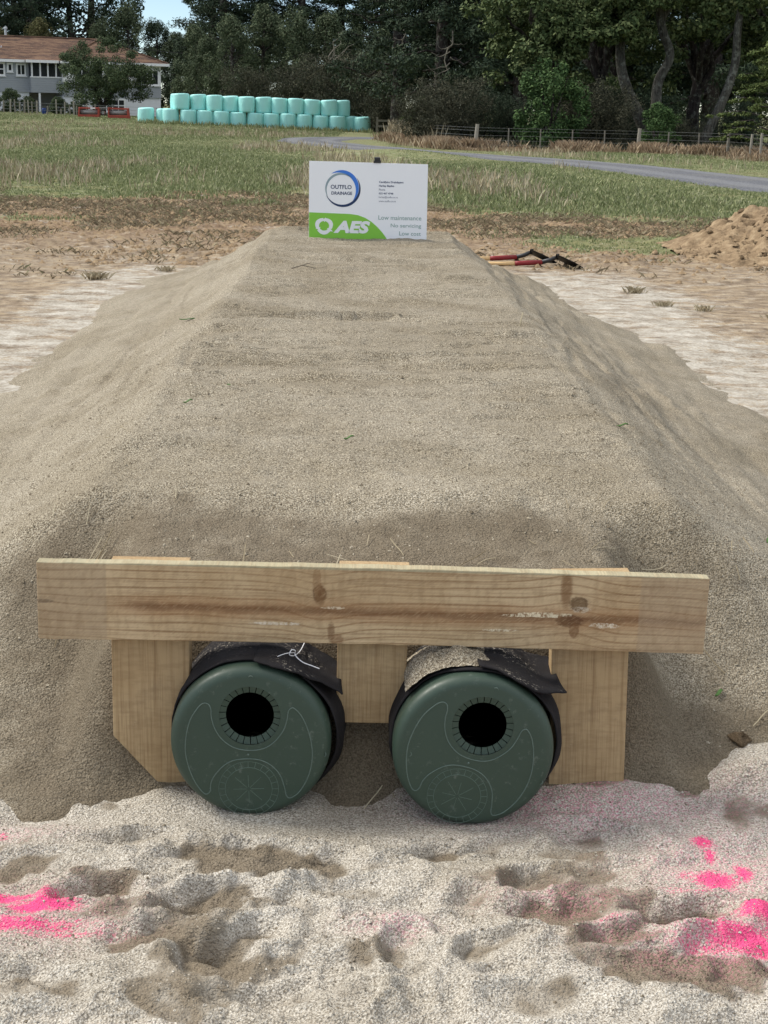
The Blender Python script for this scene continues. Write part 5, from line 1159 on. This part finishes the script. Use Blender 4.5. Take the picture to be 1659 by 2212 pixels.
stem_tree('forked_tree', 11.45, 61.5, [([(-.05, 0, -.2), (-.25, 0, .9), (-.95, -.1, 2.2), (-1.28, 0, 3.2), (-1.32, .1, 4.4), (-1.1, .2, 6.5), (-1.6, .1, 8.5)], [.26, .25, .22, .19, .17, .12, .05]),
    ([(.1, 0, -.2), (.18, 0, 1.4), (.22, .1, 2.6), (.62, .1, 3.6), (.25, .1, 4.6), (.12, .1, 5.6), (.35, 0, 7.4), (.3, 0, 9.5)], [.24, .22, .19, .17, .17, .16, .11, .05]), ([(.22, .1, 4.9), (.75, 0, 5.9), (1.35, -.1, 6.4), (2.1, -.2, 7.2)], [.12, .10, .08, .05]), ([(.3, .1, 5.8), (.75, .1, 7.0), (.9, .2, 8.6)], [.11, .09, .05])],
    [(-2.4, -1.0, 4.6, 1.2, .8, 26), (-1.2, -1.0, 4.5, .9, .6, 16), (-1.0, -1.1, 5.6, 1.1, .7, 18), (-3.8, -.8, 4.4, 1.2, 1.1, 24), (-4.8, -.6, 3.4, 1.0, .9, 16), (.1, -1.0, 5.9, .7, .5, 10), (1.9, -.6, 6.2, 1.0, .6, 12), (-1.9, 0, 6.0, 1.3, 1.0, 26), (-1.2, .1, 8.2, 1.8, 1.4, 30), (.9, 0, 9.0, 1.8, 1.3, 26), (2.4, -.1, 8.0, 1.2, 1.0, 16), (-2.6, -.6, 4.5, 1.0, .8, 18), (-.6, .4, 6.2, 1.0, .9, 14), (-2.3, -1.2, 5.8, 1.3, .9, 22), (-.7, -1.2, 6.9, 1.2, .8, 20), (-3.8, -.8, 4.0, 1.0, 1.0, 18), (-4.6, -.4, 5.6, 1.2, 1.1, 18), (1.2, -1.0, 8.3, 1.1, .7, 14)], 5, 'pale lichened tree with two bent forking stems behind the right fence')
stem_tree('leaning_tree', 13.15, 60.0, [([(-.1, 0, -.2), (.25, 0, .8), (.75, 0, 2.0), (1.12, .1, 3.3), (1.12, .1, 4.6), (1.25, .1, 6.0), (1.4, 0, 8.5)], [.20, .19, .17, .16, .15, .12, .05])], [(1.6, -.8, 5.7, 1.0, .6, 14), (2.7, -.5, 4.7, .9, .9, 14), (.2, .6, 5.4, .9, .7, 10), (1.4, .4, 8.0, 1.9, 1.3, 30), (2.6, .3, 6.6, 1.0, .8, 14), (.4, .5, 6.9, .9, .7, 10)], 6, 'single pale trunk leaning right near the right end of the fence')
# shrubs along the fence
plant('conical_bush', 'bush', 0, 6.95, 57.0, 1.28, 'dense upright green bush standing alone behind the fence', 'shrub', rot=.3, trunk='stems', crown='foliage')
plant('round_bush', 'bush', 1, 10.75, 56.2, .80, 'round bright green bush in front of the pale forked trunk', 'shrub', rot=1.3, sz=.66, trunk='stems', crown='foliage')
for i, (x, y, s, sz_, l_, mt) in enumerate([(3.45, 60, 1.05, 1.0, 'dark brown tangled scrub left of the tall fence post', 'scrub'), (2.6, 61.5, .8, .85, 'lower dark scrub at the left end of the fence', 'scrub'), (4.6, 62, .9, .9, 'dark tangled scrub behind the tall fence post', 'pine'), (9.05, 58.5, .95, .98, 'grey brown tangled scrub between the two bushes', 'scrub'), (8.1, 59.5, .8, .9, 'grey brown scrub touching the conical bush', 'scrub'), (12.2, 59.5, .6, .5, 'low brown scrub below the leaning trunk', 'scrub'), (6.0, 63, .9, .8, 'shaded scrub left of the conical bush', 'pine'), (11.8, 66, 1.2, .9, 'shaded scrub deep behind the round bush', 'pine'), (15.0, 62, .9, .8, 'shaded scrub behind the right end of the fence', 'pine'), (9.8, 66, 1.2, .9, 'shaded scrub deep behind the brown scrub', 'pine')]): plant('tangled_scrub', 'scrub', i % 2, x, y, s, l_, 'shrub', 'scrub along the wire fence', rot=i * 1.4, sz=sz_, mat=mt, trunk='twigs', crown='foliage')
plant('feathery_tree', 'spray', 0, 13.15, 50.0, 1.0, 'feathery yellow green tree with layered sprays at the right picture edge', rot=.4)
plant('yellow_shrub', 'bush', 1, 2.75, 84, .55, 'small yellow green shrub at the corner behind the dry grass', 'shrub', mat='lime', trunk='stems', crown='foliage'); plant('small_conifer', 'bush', 0, 3.5, 82, .85, 'small green conifer beside the yellow green shrub', 'shrub', rot=2, trunk='stems', crown='foliage')
# house garden
plant('orchard_tree', 'orchard', 0, -20.6, 128, 1.0, 'round leafy tree standing in front of the house', rot=.6)
for i, (x, y, s, sz_, l_) in enumerate([(-29.2, 126, .95, .72, 'dark hedge shrub at the left picture edge below the house'), (-27.6, 126, .90, .70, 'dark hedge shrub below the left house windows'), (-26.3, 126.5, .7, .52, 'lower dark hedge shrub beside the porch post'), (-23.6, 125, .75, .5, 'dark shrub between the porch and the round tree'), (-22.3, 125, .7, .42, 'low dark shrub at the foot of the round tree')]): plant('hedge_shrub', 'bush', i % 2, x, y, s, l_, 'shrub', 'shrubs in the house garden', rot=i, sz=sz_, mat='housetree', trunk='stems', crown='foliage')
# dead grey branches hanging from the pines
rs = np.random.RandomState(4)
for (x, y, z, s, d_, l_) in [(4.9, 83.5, 5.3, 1.0, -1, 'bleached dead branch curving down from the dark pine over the scrub'), (7.0, 83.0, 6.4, .8, 1, 'bleached dead branch high in the dark pine left of the conical bush'), (2.6, 89, 5.8, .8, -1, 'bleached dead branch beside the grey green trees')]:
    b = MB(); b.tube(limb_path(rs, (0, 0, 0), (d_*.3, 0, -2.4*s), -.02, 6, .08), [.05, .045, .04, .03, .025, .015], 6)
    for k in range(7): h = -.5 - .28*k*s; L = rs.uniform(.5, 1.5)*s; b.tube(limb_path(rs, (d_*.1, 0, h), (d_*(.1 + L) * (1 if k % 3 else -.7), rs.normal()*.3, h - .25*L + .2), -.25, 6, .05), [.03, .026, .02, .016, .012, .006], 5)
    o = b.build('dead_branch', M['deadwood'], None, True, loc=(x, y, z)); tag(o, l_, 'branch', 'dead branches among the pines')
for (x, y, s, l_) in [(1.3, 100.5, 1.0, 'bleached fallen branch at the right end of the bales'), (-.2, 106, 1.3, 'bleached bare branch above the right end of the top bale row'), (-2.2, 112, 1.5, 'bleached bare branch among the grey green trees')]:
    b = MB()
    for k in range(9): a = rs.uniform(-.4, 1.2); L = rs.uniform(.8, 2.0)*s; b.tube(limb_path(rs, (0, 0, 0), (L*math.cos(a)*rs.choice([-1, 1]), rs.normal()*.3, L*math.sin(abs(a)) + .3), .08, 6, .07), [.045, .04, .03, .022, .015, .008], 5)
    o = b.build('dead_branch', M['deadwood'], None, True, loc=(x, y, float(terrain(x, y)) + (.2 if s == 1.0 else 1.9 if s == 1.3 else 4.2))); tag(o, l_, 'branch', 'dead branches among the pines')

# ================================================================== wire fence along the wood
wf = tag(empty('wire_fence', (8, 54.5, 0)), 'post and wire farm fence along the edge of the wood', 'fence')
FL = [(1.7, 70.5), (2.3, 65), (3.0, 58.5), (4.15, 55.3), (9.75, 54.4), (12.2, 51.2), (12.45, 47.6), (15.2, 45.5)]
fence_posts = [(1.75, 70, .85, .07, 'oldwood'), (2.25, 65.6, .75, .06, 'oldwood'), (2.75, 61, .75, .06, 'oldwood'), (4.15, 55.2, .88, .075, 'palewood'), (9.75, 54.4, .86, .07, 'palewood'), (12.15, 51.3, .80, .055, 'oldwood'), (12.30, 48.9, .78, .045, 'palewood'), (12.55, 48.6, .82, .045, 'palewood'), (12.85, 48.4, .80, .04, 'oldwood'), (13.05, 48.2, .88, .07, 'oldwood'), (13.22, 48.0, .78, .045, 'palewood'), (15.2, 45.5, .9, .07, 'palewood')]
for i, (x, y, h, wd, mt) in enumerate(fence_posts):
    b = MB(); b.tube([(0, 0, -.3), (0, 0, h * .6), (.01, 0, h)], [wd, wd*.95, wd*.85], 10); o = b.build('post', M[mt], wf, loc=(x - 8, y - 54.5, float(terrain(x, y)))); o.rotation_euler = (0, R([2, -1, 1, 3, 1.5, 0, 1, -1, 5, 2, 4, 0][i]), 0)
for x, y in [(5.3, 55.1), (6.4, 54.9), (7.5, 54.75), (8.6, 54.6), (10.6, 53.4), (11.4, 52.3)]: b = MB(); b.box(-.02, .02, -.018, .018, .08, .76); b.build('batten', M['oldwood'], wf, loc=(x - 8, y - 54.5, float(terrain(x, y))))
for zz_ in (.18, .34, .50, .66, .76): b = MB(); b.tube([(x - 8, y - 54.62, zz_ + float(terrain(x, y))) for x, y in FL], .0038, 4, False); b.build('wire', M['wire'], wf)
fb_ = tag(empty('rail_fence', (1.2, 96, float(terrain(1.2, 96)))), 'short grey post and rail fence just right of the bale stack', 'fence')
for x in (0, .9, 1.8): b = MB(); b.box(-.06, .06, -.06, .06, -.2, 1.0 - .1 * x); b.build('post', M['oldwood'], fb_, loc=(x, 0, 0))
for zz_ in (.45, .78): b = MB(); b.box(0, 1.8, -.085, -.06, zz_ - .06, zz_ + .06); b.build('rail', M['oldwood'], fb_)
# russet dry grass along the fence foot
rs = np.random.RandomState(31); FLs = spline(np.array(FL, float), 40); pk_ = FLs[rs.randint(0, len(FLs), 5200)]
x = pk_[:, 0] + rs.normal(0, .35, 5200); y = pk_[:, 1] - .45 + rs.normal(0, .42, 5200); ok = ~on_road(x, y, .25) & (fbm(x * .9, y * .9, 181, 3) > .36); x, y = x[ok], y[ok]
blades('russet_dry_grass', x, y, terrain(x, y), .10 + .30 * sstep(.38, .68, fbm(x * 1.1, y * 1.1, 183, 3)), np.full(len(x), .007), .6, M['rust_grass'], rs, 12, .10, 'russet dry grass along the foot of the wire fence', 'dry grass')
x = rs.uniform(1.6, 3.1, 900); y = 71.5 - (x - 1.6) * 6.5 + rs.normal(0, 1.3, 900); ok = ~on_road(x, y, .2); x, y = x[ok], y[ok]
blades('tall_dry_grass', x, y, terrain(x, y), .45 + .45 * rs.rand(len(x)), np.full(len(x), .009), .25, M['straw'], rs, 9, .12, 'tall bleached dry grass bank at the bend of the drive', 'dry grass')
x = rs.uniform(3, 16, 5200); y = rs.uniform(55.5, 66, 5200)
blades('woodland_litter_grass', x, y, terrain(x, y), .10 + .35 * rs.rand(len(x)), np.full(len(x), .014), .7, M['scrub'], rs, 4, .12, 'dull brown undergrowth on the floor of the wood', 'undergrowth')
x = rs.uniform(-13.9, .9, 700); y = rs.uniform(98.6, 99.3, 700)
blades('grass_at_bales', x, y, terrain(x, y), .12 + .22 * rs.rand(len(x)), np.full(len(x), .02), .4, M['grass'], rs, 4, .10, 'longer grass growing along the foot of the bales')
